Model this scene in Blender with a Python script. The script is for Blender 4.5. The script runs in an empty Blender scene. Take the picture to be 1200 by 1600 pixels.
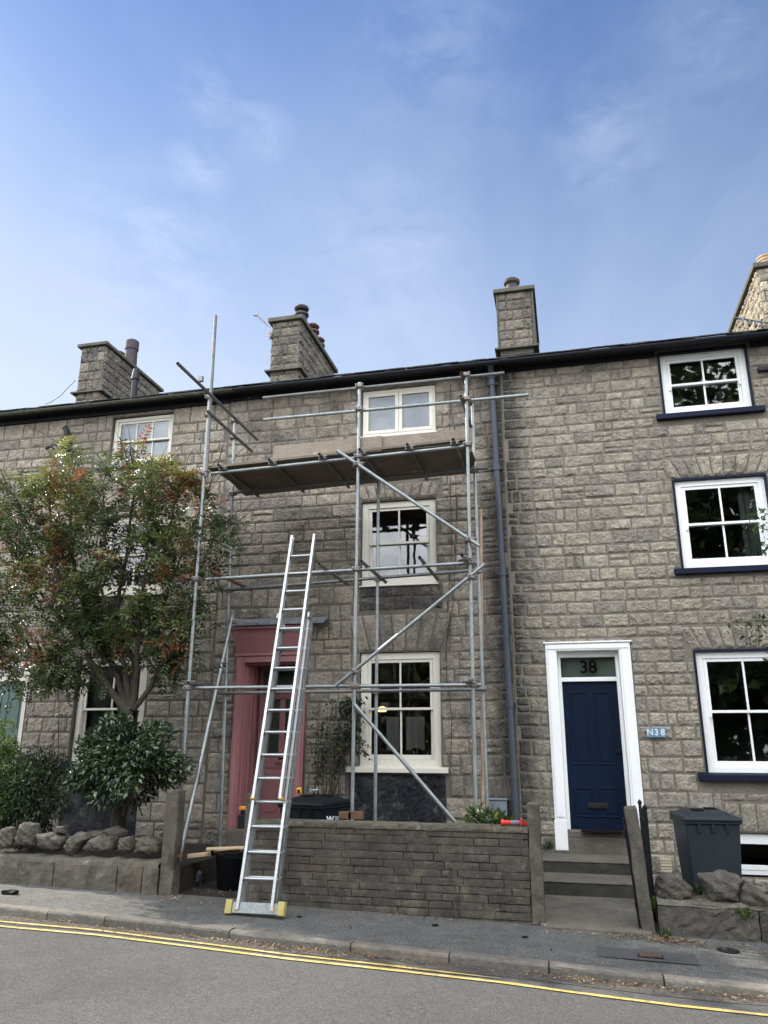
import bpy, math, random
import numpy as np
from mathutils import Vector, Matrix
S = bpy.context.scene
COL = S.collection
random.seed(7); RNG = np.random.default_rng(11)

# ------------------------------------------------------------------ camera
F, CX, CY = 1202.0, 600.0, 800.0
PITCH, YAW, ROLL = math.radians(16.64), math.radians(13.34), math.radians(.16)
_cy, _sy, _cp, _sp = math.cos(YAW), math.sin(YAW), math.cos(PITCH), math.sin(PITCH)
FWD = np.array([-_sy*_cp, _cy*_cp, _sp]); _rt = np.array([_cy, _sy, 0.]); _up = np.cross(_rt, FWD)
RT = math.cos(ROLL)*_rt + math.sin(ROLL)*_up; UP = -math.sin(ROLL)*_rt + math.cos(ROLL)*_up
CAM = np.array([0., -11.6, 0.])
cd = bpy.data.cameras.new('camera'); cam = bpy.data.objects.new('camera', cd); COL.objects.link(cam)
cd.sensor_fit = 'VERTICAL'; cd.sensor_height = 36; cd.sensor_width = 27; cd.lens = F/1600*36
cd.clip_start = .05; cd.clip_end = 2000
M4 = Matrix.Identity(4)
for i in range(3):
    M4[i][0], M4[i][1], M4[i][2], M4[i][3] = RT[i], UP[i], -FWD[i], CAM[i]
cam.matrix_world = M4
S.camera = cam
# ------------------------------------------------------------------ light
SUN_AZ, SUN_EL = math.radians(73.7), math.radians(40)     # azimuth from +y towards -x
SKY, SUN, EXPO = .088, 4.8, .95
sd = Vector((-math.sin(SUN_AZ)*math.cos(SUN_EL), math.cos(SUN_AZ)*math.cos(SUN_EL), math.sin(SUN_EL)))
sl = bpy.data.lights.new('sun', 'SUN'); sl.energy = SUN; sl.angle = math.radians(.5); sl.color = (1, .93, .82)
so = bpy.data.objects.new('sun', sl); COL.objects.link(so); so.rotation_mode = 'QUATERNION'; so.rotation_quaternion = sd.to_track_quat('Z', 'Y')
S.view_settings.view_transform = 'Standard'; S.view_settings.look = 'None'; S.view_settings.exposure = EXPO; S.view_settings.gamma = 1
S.cycles.use_denoising = True
S.cycles.max_bounces = 8; S.cycles.transparent_max_bounces = 16; S.cycles.caustics_reflective = False; S.cycles.caustics_refractive = False

class NT:
    """small node helper"""
    def __init__(s, nt): s.nt = nt; nt.nodes.clear()
    def n(s, t, **k):
        o = s.nt.nodes.new(t)
        for a, b in k.items():
            if a == 'inp':
                for i, v in b.items():
                    if isinstance(v, tuple) and len(v) == 2 and hasattr(v[0], 'outputs'): s.nt.links.new(v[0].outputs[v[1]], o.inputs[i])
                    elif hasattr(v, 'outputs'): s.nt.links.new(v.outputs[0], o.inputs[i])
                    elif v is not None: o.inputs[i].default_value = v
            else: setattr(o, a, b)
        return o
    def math(s, op, a, b=None, c=None, clamp=False):
        o = s.n('ShaderNodeMath', operation=op, inp={0: a, 1: b, 2: c}); o.use_clamp = clamp; return o
    def mix(s, f, a, b, bt='MIX'):
        o = s.n('ShaderNodeMix', data_type='RGBA', blend_type=bt, inp={0: f, 6: a, 7: b}); o.clamp_factor = True
        return (o, 2)
    def ramp(s, f, stops, interp='LINEAR'):
        o = s.n('ShaderNodeValToRGB', inp={0: f}); r = o.color_ramp; r.interpolation = interp
        while len(r.elements) < len(stops): r.elements.new(.5)
        for e, (p, c) in zip(r.elements, stops): e.position = p; e.color = c if len(c) == 4 else (*c, 1)
        return o
    def mapr(s, v, a, b, c=0., d=1.):
        o = s.n('ShaderNodeMapRange', inp={0: v, 1: a, 2: b, 3: c, 4: d}); o.clamp = True; return o
    def noise(s, vec, scale, detail=4, rough=.6, dist=0.):
        return s.n('ShaderNodeTexNoise', inp={'Vector': vec, 'Scale': scale, 'Detail': detail, 'Roughness': rough, 'Distortion': dist})

# ------------------------------------------------------------------ sky
W = bpy.data.worlds.new('World'); S.world = W; W.use_nodes = True
w = NT(W.node_tree)
sky = w.n('ShaderNodeTexSky', sky_type='NISHITA', sun_disc=False, sun_elevation=SUN_EL, sun_rotation=-SUN_AZ, altitude=50, air_density=1.0, dust_density=.35, ozone_density=2.6)
tc = w.n('ShaderNodeTexCoord'); gen = (tc, 'Generated')
sep = w.n('ShaderNodeSeparateXYZ', inp={0: gen})
zc = w.math('MAXIMUM', (sep, 2), .06)
px_ = w.math('DIVIDE', (sep, 0), zc); py_ = w.math('DIVIDE', (sep, 1), zc)
pl = w.n('ShaderNodeCombineXYZ', inp={0: px_, 1: py_, 2: 0.})
def pxdir(x, y):
    d = (x-CX)/F*RT + (CY-y)/F*UP + FWD; return tuple(d/np.linalg.norm(d))
# thin streaked cirrus veil
mp = w.n('ShaderNodeMapping', inp={0: pl, 2: (0, 0, .5), 3: (1.6, .35, 1)})
veil = w.noise(mp, 1.3, 6, .55, .4)
veil_f = w.math('MULTIPLY', w.mapr(veil, .40, .8, 0, .30), w.mapr((sep, 2), .85, .5, .35, 1))
# small wisps in their own places
wn = w.noise(w.n('ShaderNodeMapping', inp={0: gen, 2: (.3, .5, .6), 3: (9, 9, 22)}), 1.3, 8, .68, .35)
acc = None
for (x, y, r, g) in ((950, 215, .09, .18), (325, 150, .055, .2), (405, 200, .045, .3), (310, 262, .05, .22), (1110, 50, .12, .10), (240, 400, .13, .22), (590, 400, .14, .16), (700, 70, .15, .12)):
    d = pxdir(x, y)
    dist = w.n('ShaderNodeVectorMath', operation='DISTANCE', inp={0: gen, 1: d})
    m = w.math('MULTIPLY', w.mapr((dist, 1), r, r*.12, 0, 1), g)
    acc = m if acc is None else w.math('MAXIMUM', acc, m)
wisp = w.math('MULTIPLY', acc, w.mapr(wn, .38, .72, 0, 1.2))
# unseen broken bright cloud, added across the street to light the shaded fronts
cn = w.noise(w.n('ShaderNodeMapping', inp={0: gen, 3: (2.2, 2.2, 4)}), 1.5, 6, .55)
back = w.math('MULTIPLY', w.mapr((sep, 1), .1, -.35, 0, 1), w.mapr(cn, .38, .6, .25, 1))
cloudcol = (5.2, 5.6, 6.2, 1)
skyb = w.mix(1., sky, (.86, .97, 1.12, 1), 'MULTIPLY')
deep = w.mapr((sep, 2), .5, .80, 1., .80)
skyb = w.mix(1., skyb, w.n('ShaderNodeCombineXYZ', inp={0: w.math('MULTIPLY', deep, w.mapr((sep, 2), .5, .8, 1., .88)), 1: deep, 2: w.mapr((sep, 2), .5, .80, 1., .92)}), 'MULTIPLY')
hz = w.math('MULTIPLY', w.math('POWER', w.mapr((sep, 2), .84, .40, 0, 1), 1.4), w.mapr((sep, 0), .35, -.62, .30, .80))
skyb = w.mix(hz, skyb, (4.9, 5.35, 5.9, 1))
c1 = w.mix(veil_f, skyb, (4.8, 5.5, 6.6, 1))
c2 = w.mix(wisp, c1, (6.2, 7.0, 8.2, 1))
c3 = w.mix(w.math('MULTIPLY', back, .9), c2, (38, 39, 40.5, 1))
bg = w.n('ShaderNodeBackground', inp={0: c3, 1: SKY})
w.n('ShaderNodeOutputWorld', inp={0: bg})

# ------------------------------------------------------------------ projection helpers
def ray(x, y): return (x-CX)/F*RT + (CY-y)/F*UP + FWD
def P(x, y, Y):                      # photo point on the vertical plane at depth Y
    d = ray(x, y); t = (Y-CAM[1])/d[1]; return CAM + d*t
def PZ(x, y, Z):
    d = ray(x, y); return CAM + d*(Z/d[2])
def zw(x): return -1.825-.022*x      # pavement at the garden walls
def zk(x): return -1.843-.0268*x     # top of kerb
def zr(x): return -1.912-.0235*x     # road at the kerb
def yk(x): return -4.05-.05*x        # line of the kerb
def pav_z(x, y):
    t = (y+2.6)/(yk(x)+2.6); return zw(x)+(zk(x)-zw(x))*t

# ------------------------------------------------------------------ objects
def tag(o, label=None, cat=None, group=None, kind=None):
    if label: o['label'] = label
    if cat: o['category'] = cat
    if group: o['group'] = group
    if kind: o['kind'] = kind
    return o
def thing(name, label, cat, loc, group=None):
    o = bpy.data.objects.new(name, None); COL.objects.link(o); o.location = tuple(float(v) for v in loc); o.empty_display_size = .1
    return tag(o, label, cat, group)
def worldloc(o):
    v = Vector((0, 0, 0))
    while o: v += o.location; o = o.parent
    return v
def attach(o, parent):
    if parent is not None:
        o.parent = parent; o.location = o.location - worldloc(parent)
    return o
class MB:
    def __init__(s): s.v = []; s.f = []; s.t = []; s.cur = .5
    def add(s, vs, fs, t=None):
        n = len(s.v); s.v.extend([tuple(map(float, q)) for q in vs])
        tt = s.cur if t is None else t
        for f in fs: s.f.append(tuple(i+n for i in f)); s.t.append(tt)
    def box(s, x0, x1, y0, y1, z0, z1, t=None):
        s.hexa([(x0,y0,z0),(x1,y0,z0),(x1,y1,z0),(x0,y1,z0),(x0,y0,z1),(x1,y0,z1),(x1,y1,z1),(x0,y1,z1)], t)
    def hexa(s, p, t=None):
        s.add(p, [(0,3,2,1),(4,5,6,7),(0,1,5,4),(1,2,6,5),(2,3,7,6),(3,0,4,7)], t)
    def quad(s, a, b, c, d, t=None): s.add([a,b,c,d], [(0,1,2,3)], t)
    def tube(s, a, b, r, n=12, r2=None, caps=True, t=None): s.path([a, b], [r, r if r2 is None else r2], n, caps, t)
    def path(s, pts, rad, n=8, caps=True, t=None):
        pts = [np.array(p, float) for p in pts]; m = len(pts)
        if not hasattr(rad, '__len__'): rad = [rad]*m
        rings = []; prev = None
        for i in range(m):
            d = pts[min(i+1, m-1)]-pts[max(i-1, 0)]; d = d/(np.linalg.norm(d)+1e-9)
            if prev is None:
                a = np.cross(d, (0,0,1)) if abs(d[2]) < .9 else np.cross(d, (0,1,0))
            else: a = prev-d*np.dot(prev, d)
            a = a/(np.linalg.norm(a)+1e-9); b = np.cross(d, a); prev = a
            rings.append([pts[i]+rad[i]*(math.cos(2*math.pi*k/n)*a+math.sin(2*math.pi*k/n)*b) for k in range(n)])
        vs = [q for r in rings for q in r]; fs = []
        for i in range(m-1):
            for k in range(n):
                fs.append((i*n+k, i*n+(k+1) % n, (i+1)*n+(k+1) % n, (i+1)*n+k))
        if caps: fs.append(tuple(range(n))[::-1]); fs.append(tuple((m-1)*n+k for k in range(n)))
        s.add(vs, fs, t)
    def pipe(s, a, b, r, ri, n=12):    # open-ended hollow tube
        a, b = np.array(a, float), np.array(b, float)
        s.path([a, b], r, n, False); s.path([b, a], ri, n, False)
        d = (b-a)/np.linalg.norm(b-a); u = np.cross(d, (0,0,1)) if abs(d[2]) < .9 else np.cross(d, (0,1,0)); u /= np.linalg.norm(u); q = np.cross(d, u)
        for e in (a, b):
            vs = [e+rr*(math.cos(2*math.pi*k/n)*u+math.sin(2*math.pi*k/n)*q) for rr in (r, ri) for k in range(n)]
            s.add(vs, [(k, (k+1) % n, n+(k+1) % n, n+k) for k in range(n)])
    def lathe(s, c, prof, n=20, t=None):
        vs = [(c[0]+r*math.cos(2*math.pi*k/n), c[1]+r*math.sin(2*math.pi*k/n), c[2]+z) for r, z in prof for k in range(n)]
        fs = [(i*n+k, i*n+(k+1) % n, (i+1)*n+(k+1) % n, (i+1)*n+k) for i in range(len(prof)-1) for k in range(n)]
        fs.append(tuple(range(n))[::-1]); fs.append(tuple((len(prof)-1)*n+k for k in range(n)))
        s.add(vs, fs, t)
    def prism(s, poly, y0, y1, t=None):   # polygon in xz extruded along y
        n = len(poly)
        vs = [(x, y0, z) for x, z in poly]+[(x, y1, z) for x, z in poly]
        s.add(vs, [tuple(range(n)), tuple(range(n, 2*n))[::-1]]+[(k, k+n, (k+1) % n+n, (k+1) % n) for k in range(n)], t)
    def prismx(s, poly, x0, x1, t=None):  # polygon in yz extruded along x
        n = len(poly)
        vs = [(x0, y, z) for y, z in poly]+[(x1, y, z) for y, z in poly]
        s.add(vs, [tuple(range(n))[::-1], tuple(range(n, 2*n))]+[(k, (k+1) % n, (k+1) % n+n, k+n) for k in range(n)], t)
    def stone(s, c, mp, relief=.03, t=None, base=.006, cell=.036, jit=.006, edge=.035, back=.012):
        """rock-faced block: four corners (u,v) bl,br,tr,tl; mp(u,v,h) -> xyz"""
        c = np.array(c, float)
        wd = max(np.linalg.norm(c[1]-c[0]), np.linalg.norm(c[2]-c[3])); hd = max(np.linalg.norm(c[3]-c[0]), np.linalg.norm(c[2]-c[1]))
        nx = max(3, int(round(wd/cell))+1); nz = max(3, int(round(hd/cell))+1)
        g = RNG.random((5, 6)); tilt = RNG.normal(0, .35, 2)
        U, V = np.meshgrid(np.linspace(0, 1, nx+1), np.linspace(0, 1, nz+1))
        Uj = U.copy(); Vj = V.copy()
        Uj[:, 1:-1] += RNG.normal(0, .16/nx, Uj[:, 1:-1].shape); Vj[1:-1, :] += RNG.normal(0, .16/nz, Vj[1:-1, :].shape)
        gx = np.clip(Uj, 0, .9999)*5; gz = np.clip(Vj, 0, .9999)*4
        ix, iz = gx.astype(int), gz.astype(int); fx, fz = gx-ix, gz-iz
        nv = g[iz, ix]*(1-fx)*(1-fz)+g[iz, ix+1]*fx*(1-fz)+g[iz+1, ix]*(1-fx)*fz+g[iz+1, ix+1]*fx*fz
        ed = np.minimum(np.minimum(Uj, 1-Uj)*wd, np.minimum(Vj, 1-Vj)*hd)
        e = np.clip(ed/edge, 0, 1)**.4
        H = base+relief*e*np.clip(.25+.9*nv+tilt[0]*(Uj-.5)+tilt[1]*(Vj-.5)+RNG.normal(0, .17, nv.shape), .05, 1.6)
        p = (c[0][None, None]*((1-Uj)*(1-Vj))[..., None]+c[1][None, None]*(Uj*(1-Vj))[..., None]+c[2][None, None]*(Uj*Vj)[..., None]+c[3][None, None]*((1-Uj)*Vj)[..., None])
        p = p+RNG.normal(0, jit, p.shape)*(np.minimum(1, .4+.6*(ed > 0)))[..., None]
        vs = [mp(p[j, i, 0], p[j, i, 1], H[j, i]) for j in range(nz+1) for i in range(nx+1)]
        q = nx+1
        fs = [(j*q+i, j*q+i+1, (j+1)*q+i+1, (j+1)*q+i) for j in range(nz) for i in range(nx)]
        ring = [i for i in range(q)]+[j*q+nx for j in range(1, nz+1)]+[nz*q+i for i in range(nx-1, -1, -1)]+[j*q for j in range(nz-1, 0, -1)]
        b0 = len(vs)
        for r in ring:
            j, i = divmod(r, q); vs.append(mp(p[j, i, 0], p[j, i, 1], -back))
        L = len(ring)
        fs += [(ring[(k+1) % L], ring[k], b0+k, b0+(k+1) % L) for k in range(L)]
        s.add(vs, fs, RNG.random() if t is None else t)
    def build(s, name, mat, parent=None, smooth=False, bevel=0, sub=0):
        me = bpy.data.meshes.new(name); me.from_pydata(s.v, [], s.f); me.materials.append(mat)
        at = me.attributes.new('tint', 'FLOAT', 'FACE'); at.data.foreach_set('value', np.array(s.t, dtype=np.float32))
        if smooth: me.polygons.foreach_set('use_smooth', [True]*len(me.polygons))
        o = bpy.data.objects.new(name, me); COL.objects.link(o)
        if bevel:
            b = o.modifiers.new('bevel', 'BEVEL'); b.width = bevel; b.segments = 2; b.limit_method = 'ANGLE'; b.angle_limit = math.radians(40)
        if smooth and not bevel:
            try:
                me.set_sharp_from_angle(angle=math.radians(38))
            except Exception: pass
        return attach(o, parent)
def leaves(name, c, ax, nr, L, Wd, tint, mat, parent=None):
    c, ax, nr = (np.asarray(q, float) for q in (c, ax, nr))
    ax = ax/np.linalg.norm(ax, axis=1, keepdims=True)
    sd_ = np.cross(ax, nr); sd_ = sd_/(np.linalg.norm(sd_, axis=1, keepdims=True)+1e-9); up = np.cross(sd_, ax)
    L = np.asarray(L)[:, None]; Wd = np.asarray(Wd)[:, None]
    v = np.empty((len(c), 4, 3)); mid = c+ax*L*.45
    v[:, 0] = c; v[:, 1] = mid+sd_*Wd*.5+up*Wd*.15; v[:, 2] = c+ax*L-up*L*.1; v[:, 3] = mid-sd_*Wd*.5+up*Wd*.15
    n = len(c); me = bpy.data.meshes.new(name)
    me.vertices.add(4*n); me.vertices.foreach_set('co', v.reshape(-1))
    me.loops.add(6*n); idx = np.arange(n)[:, None]*4
    me.loops.foreach_set('vertex_index', (idx+np.array([[0,1,2,0,2,3]])).reshape(-1).astype(np.int32))
    me.polygons.add(2*n); me.polygons.foreach_set('loop_start', (np.arange(2*n)*3).astype(np.int32))
    try: me.polygons.foreach_set('loop_total', np.full(2*n, 3, np.int32))
    except Exception: pass
    me.update(); me.validate()
    at = me.attributes.new('tint', 'FLOAT', 'FACE'); at.data.foreach_set('value', np.repeat(np.asarray(tint, np.float32), 2))
    me.materials.append(mat); o = bpy.data.objects.new(name, me); COL.objects.link(o)
    return attach(o, parent)
def text(body, size, name, mat, parent, loc, depth=.003, align='CENTER', rot=(math.pi/2, 0, 0), bold=0.):
    cu = bpy.data.curves.new(name, 'FONT'); cu.body = body; cu.size = size; cu.align_x = align; cu.align_y = 'CENTER'; cu.extrude = depth; cu.offset = bold
    tmp = bpy.data.objects.new(name, cu); COL.objects.link(tmp)
    bpy.context.view_layer.update()
    me = bpy.data.meshes.new_from_object(tmp.evaluated_get(bpy.context.evaluated_depsgraph_get()))
    bpy.data.objects.remove(tmp); me.materials.clear(); me.materials.append(mat)
    me.transform(Matrix.Translation(loc) @ Matrix.Rotation(rot[2], 4, 'Z') @ Matrix.Rotation(rot[0], 4, 'X'))
    o = bpy.data.objects.new(name, me); COL.objects.link(o); return attach(o, parent)

# ------------------------------------------------------------------ materials
def mat(name, base, rough=.7, var=((3., .15), (40., .12)), bump=None, metal=0., spec=.28, ramp=None, stain=None, streak=None, coat=0., rvar=0., pipe_dirt=0.):
    m = bpy.data.materials.new(name); m.use_nodes = True; k = NT(m.node_tree)
    tcn = k.n('ShaderNodeTexCoord'); vec = (tcn, 'Object')
    if ramp:
        at = k.n('ShaderNodeAttribute', attribute_name='tint'); col = k.ramp((at, 2), ramp)
    else:
        col = k.n('ShaderNodeRGB'); col.outputs[0].default_value = (*base, 1)
    for sc, am in var:
        nz = k.noise(vec, sc, 5, .62)
        g = k.mapr(nz, .25, .75, 1-am, 1+am)
        cc = k.n('ShaderNodeCombineXYZ', inp={0: g, 1: g, 2: g})
        col = k.mix(1., col, cc, 'MULTIPLY')
    if stain:
        for (scol, sc, lo, hi, am) in stain:
            nz = k.noise(vec, sc, 6, .66, .3)
            f = k.mapr(nz, lo, hi, 0, am); col = k.mix(f, col, (*scol, 1))
    if streak:
        scol, sc, lo, hi, am = streak
        mpn = k.n('ShaderNodeMapping', inp={0: vec, 3: (sc, sc, sc*.12)})
        f = k.mapr(k.noise(mpn, 1., 5, .6), lo, hi, 0, am); col = k.mix(f, col, (*scol, 1))
    if pipe_dirt:      # black dribble marks either side of the leaky downpipe
        sx = k.n('ShaderNodeSeparateXYZ', inp={0: vec}); nz = k.noise(k.n('ShaderNodeMapping', inp={0: vec, 3: (3.5, 1, 1.6)}), 1.2, 6, .65)
        dx = k.math('ABSOLUTE', k.math('SUBTRACT', (sx, 0), -.80)); wv = k.math('ADD', dx, k.math('MULTIPLY', k.math('SUBTRACT', nz, .5), -.75))
        f = k.mapr(wv, .10, .48, pipe_dirt, 0); col = k.mix(f, col, (.028, .027, .026, 1))
    b = k.n('ShaderNodeBsdfPrincipled', inp={'Base Color': col, 'Roughness': rough, 'Metallic': metal, 'Specular IOR Level': spec, 'Coat Weight': coat})
    if rvar:
        k.nt.links.new(k.mapr(k.noise(vec, 14., 4), .3, .7, rough-rvar, rough+rvar).outputs[0], b.inputs['Roughness'])
    if bump:
        h = None
        for sc, st in bump:
            nz = k.noise(vec, sc, 6, .65); q = k.math('MULTIPLY', nz, st)
            h = q if h is None else k.math('ADD', h, q)
        bn = k.n('ShaderNodeBump', inp={'Height': h, 'Distance': .02, 'Strength': 1.}); k.nt.links.new(bn.outputs[0], b.inputs['Normal'])
    k.n('ShaderNodeOutputMaterial', inp={0: b}); return m
def stone_ramp(b, k=1.):
    r, g, bl = b; f = lambda q: 1+(q-1)*k
    return [(0, (r*f(.72), g*f(.72), bl*f(.74))), (.25, (r*f(.92), g*f(.91), bl*f(.90))), (.55, b), (.8, (r*f(1.12), g*f(1.08), bl*f(.99))), (1, (r*f(1.22), g*f(1.2), bl*f(1.17)))]
BUMP_ST = ((9., .7), (28., .8), (90., .4))
M = {}
M['stone_b'] = mat('grey_buff_stone', None, .9, ((1.1, .15), (8., .30), (26., .26), (70., .25)), BUMP_ST, ramp=stone_ramp((.272, .248, .207), .8), spec=.2,
                   stain=(((.06, .055, .05), 2.2, .58, .74, .75), ((.30, .27, .16), 5., .62, .75, .3)), pipe_dirt=.85)
M['stone_a'] = mat('dirty_grey_stone', None, .92, ((.6, .2), (2.2, .2), (8., .32), (26., .28), (70., .25)), BUMP_ST, ramp=stone_ramp((.232, .208, .174), .8), spec=.2,
                   stain=(((.05, .047, .043), 1.8, .50, .70, .8), ((.33, .31, .27), 6., .60, .74, .5)), pipe_dirt=.85)
M['stone_c'] = mat('weathered_grey_stone', None, .92, ((.6, .15), (2.2, .15), (8., .30), (26., .26), (70., .25)), BUMP_ST, ramp=stone_ramp((.256, .23, .194), .8), spec=.2,
                   stain=(((.06, .056, .05), 2., .56, .74, .7), ((.38, .36, .31), 6., .64, .75, .4)))
M['mort_b'] = mat('buff_mortar', (.19, .171, .141), .95, ((2., .2), (30., .25)), ((60., .4), (15., .4)), spec=.1)
M['mort_a'] = mat('dirty_mortar', (.135, .121, .102), .95, ((1.6, .28), (30., .25)), ((60., .4), (15., .4)), spec=.1)
M['chim'] = mat('sooty_chimney_stone', None, .92, ((2.5, .22), (12., .25), (45., .2)), BUMP_ST, ramp=stone_ramp((.165, .15, .128)), spec=.2,
                stain=(((.05, .047, .043), 1.9, .50, .70, .8),))
M['chim_b'] = mat('buff_chimney_stone', None, .92, ((2.5, .18), (12., .22), (45., .2)), BUMP_ST, ramp=stone_ramp((.34, .30, .235)), spec=.2,
                stain=(((.08, .07, .06), 1.9, .60, .76, .6),))
M['slab'] = mat('mossy_chimney_slab', (.105, .10, .085), .9, ((4., .3), (30., .2)), ((30., .5),), stain=(((.07, .085, .03), 5., .5, .65, .6),), spec=.2)
M['slate'] = mat('roof_slate', None, .9, ((3., .25), (30., .2)), ((30., .3),), ramp=[(0, (.035, .038, .042)), (1, (.085, .088, .09))], stain=(((.05, .06, .03), 6., .58, .7, .6),), spec=.06)
M['black_paint'] = mat('black_painted_timber', (.011, .012, .015), .7, ((4., .3), (40., .25)), ((25., .4),), stain=(((.12, .115, .1), 7., .63, .72, .5),))
M['gutter_black'] = mat('black_gutter', (.010, .012, .018), .5, ((4., .2),), None, spec=.3)
M['gutter_moss'] = mat('mossy_grey_gutter', (.06, .064, .05), .7, ((4., .35), (25., .25)), ((25., .3),), stain=(((.16, .17, .10), 5., .56, .7, .6),))
M['pipe'] = mat('slate_blue_downpipe', (.048, .060, .077), .5, ((3., .2), (30., .12)), ((30., .1),), stain=(((.30, .31, .32), 6., .66, .76, .5),))
M['tar'] = mat('black_tarred_panel', (.018, .019, .023), .75, ((2., .4), (14., .5)), ((12., .6), (50., .3)), stain=(((.16, .145, .125), 6., .55, .70, .7), ((.05, .05, .05), 2., .5, .6, .5)), spec=.15)
M['tar_stone'] = mat('soot_black_stone', None, .9, ((2., .3), (8., .4), (26., .3)), BUMP_ST, ramp=stone_ramp((.07, .065, .062)), spec=.2, stain=(((.24, .215, .18), 3.4, .56, .68, .8),))
M['cream'] = mat('cream_painted_wood', (.62, .595, .52), .45, ((2., .05), (30., .05)), ((60., .03),), stain=(((.32, .29, .22), 5., .68, .8, .35),))
M['cream_dull'] = mat('grey_cream_frame', (.56, .53, .46), .5, ((2., .06), (30., .06)), None)
M['white'] = mat('white_painted_wood', (.80, .81, .80), .42, ((2., .04), (30., .04)), ((60., .03),), stain=(((.38, .37, .33), 7., .70, .82, .35),))
M['navy'] = mat('navy_blue_paint', (.0025, .0085, .026), .5, ((2., .25), (30., .15)), ((40., .05),), spec=.15)
M['navy_sill'] = mat('navy_sill_paint', (.005, .009, .026), .65, ((3., .2), (30., .2)), ((40., .1),), spec=.2)
M['pink'] = mat('dusty_pink_paint', (.30, .135, .14), .55, ((1.5, .08), (30., .06)), ((50., .05),), stain=(((.16, .06, .065), 4., .64, .8, .4),))
M['green'] = mat('grey_green_paint', (.08, .125, .115), .5, ((1.5, .08), (30., .05)), None)
M['lead'] = mat('slate_hood', (.18, .19, .205), .65, ((3., .25), (30., .2)), ((25., .4),), stain=(((.06, .062, .065), 6., .5, .65, .6),))
M['galv'] = mat('galvanised_steel', (.25, .27, .268), .48, ((5., .25), (40., .18)), ((60., .06),), metal=.75, stain=(((.20, .20, .19), 5., .58, .7, .5), ((.16, .085, .05), 9., .70, .8, .6)), rvar=.1)
M['galv_dark'] = mat('weathered_steel', (.145, .148, .145), .55, ((5., .3), (40., .2)), ((60., .06),), metal=.6, stain=(((.13, .075, .05), 5., .6, .72, .6),), rvar=.1)
M['rust'] = mat('rusty_red_steel', (.15, .075, .06), .65, ((5., .3), (40., .25)), ((60., .1),), metal=.25)
M['pole'] = mat('rusty_brown_pole', (.31, .215, .15), .6, ((3., .3), (30., .2)), ((60., .1),), metal=.1, stain=(((.46, .38, .26), 2.5, .56, .7, .6),))
M['clamp'] = mat('coupler_steel', (.22, .22, .215), .5, ((20., .3),), ((60., .2),), metal=.6, stain=(((.17, .075, .04), 9., .52, .62, .7),))
M['board'] = mat('scaffold_board', (.17, .14, .11), .85, ((2., .25), (30., .2)), ((30., .3),), stain=(((.42, .39, .34), 5., .64, .74, .7), ((.12, .10, .085), 3., .55, .72, .6)), spec=.2)
M['toe'] = mat('toe_board_wood', (.25, .21, .165), .85, ((2., .2), (30., .18)), ((30., .3),), stain=(((.62, .58, .52), 7., .62, .68, .8), ((.24, .19, .14), 2.5, .55, .72, .5)), spec=.2)
M['wood'] = mat('pale_fresh_wood', (.55, .42, .27), .75, ((4., .15), (40., .15)), ((40., .2),))
M['wood_d'] = mat('red_brown_wood', (.12, .068, .042), .75, ((4., .2), (40., .2)), ((40., .2),))
M['alu'] = mat('aluminium', (.40, .41, .412), .46, ((6., .08), (50., .08)), None, metal=.9, rvar=.08, stain=(((.35, .35, .35), 9., .66, .76, .5),))
M['yellow'] = mat('yellow_plastic', (.36, .31, .10), .55, ((8., .15), (50., .1)), None)
M['tool_yellow'] = mat('tool_yellow', (.75, .36, .02), .45, ((8., .1),), None)
M['orange'] = mat('orange_rubber', (.5, .27, .07), .6, ((8., .15),), None)
M['bin_b'] = mat('black_bin_plastic', (.008, .010, .013), .5, ((4., .2), (40., .1)), ((80., .05),), spec=.14)
M['bin_g'] = mat('dark_grey_bin_plastic', (.020, .027, .033), .5, ((3., .15), (40., .1)), ((80., .05),), spec=.2, stain=(((.05, .06, .06), 4., .62, .75, .5),))
M['black'] = mat('black_rubber', (.006, .006, .007), .7, ((6., .3),), ((20., .2),), spec=.12)
M['iron'] = mat('black_iron', (.008, .009, .012), .5, ((6., .2),), ((40., .2),), spec=.2)
M['asphalt'] = mat('worn_asphalt', (.112, .11, .107), .9, ((.35, .14), (3., .08), (22., .2), (80., .65), (170., .8)), ((150., 1.1), (60., .7)), spec=.3, stain=(((.06, .06, .06), .9, .58, .74, .45), ((.17, .165, .155), 2.1, .62, .75, .35)))
M['paving'] = mat('pavement_asphalt', (.125, .124, .115), .92, ((.8, .2), (6., .2), (60., .65), (120., .8)), ((95., 1.2), (40., .6)), spec=.2, stain=(((.075, .073, .06), 1.7, .52, .72, .5),))
M['gutter_dirt'] = mat('gritty_channel', (.115, .105, .092), .95, ((2., .25), (25., .35), (90., .5)), ((90., 1.2),), spec=.1)
M['patch'] = mat('tarmac_patch', (.072, .072, .072), .85, ((3., .2), (80., .3)), ((100., .8),))
M['kerb'] = mat('stone_kerb', None, .9, ((2., .2), (12., .22), (60., .25)), ((40., .6), (110., .4)), ramp=stone_ramp((.15, .14, .122)), spec=.2)
M['line'] = mat('yellow_road_paint', (.50, .37, .105), .75, ((1.5, .12), (25., .18)), ((100., .7),), stain=(((.56, .46, .24), 2.6, .46, .62, .7), ((.12, .11, .10), 13., .53, .66, .85)))
M['conc'] = mat('mossy_concrete', None, .92, ((2., .25), (10., .25), (50., .2)), ((14., .5), (60., .5)), ramp=stone_ramp((.10, .09, .074)), spec=.2, stain=(((.030, .030, .024), 3.4, .50, .66, .75), ((.20, .18, .14), 5., .56, .70, .55), ((.085, .09, .035), 7., .60, .72, .6)))
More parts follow.
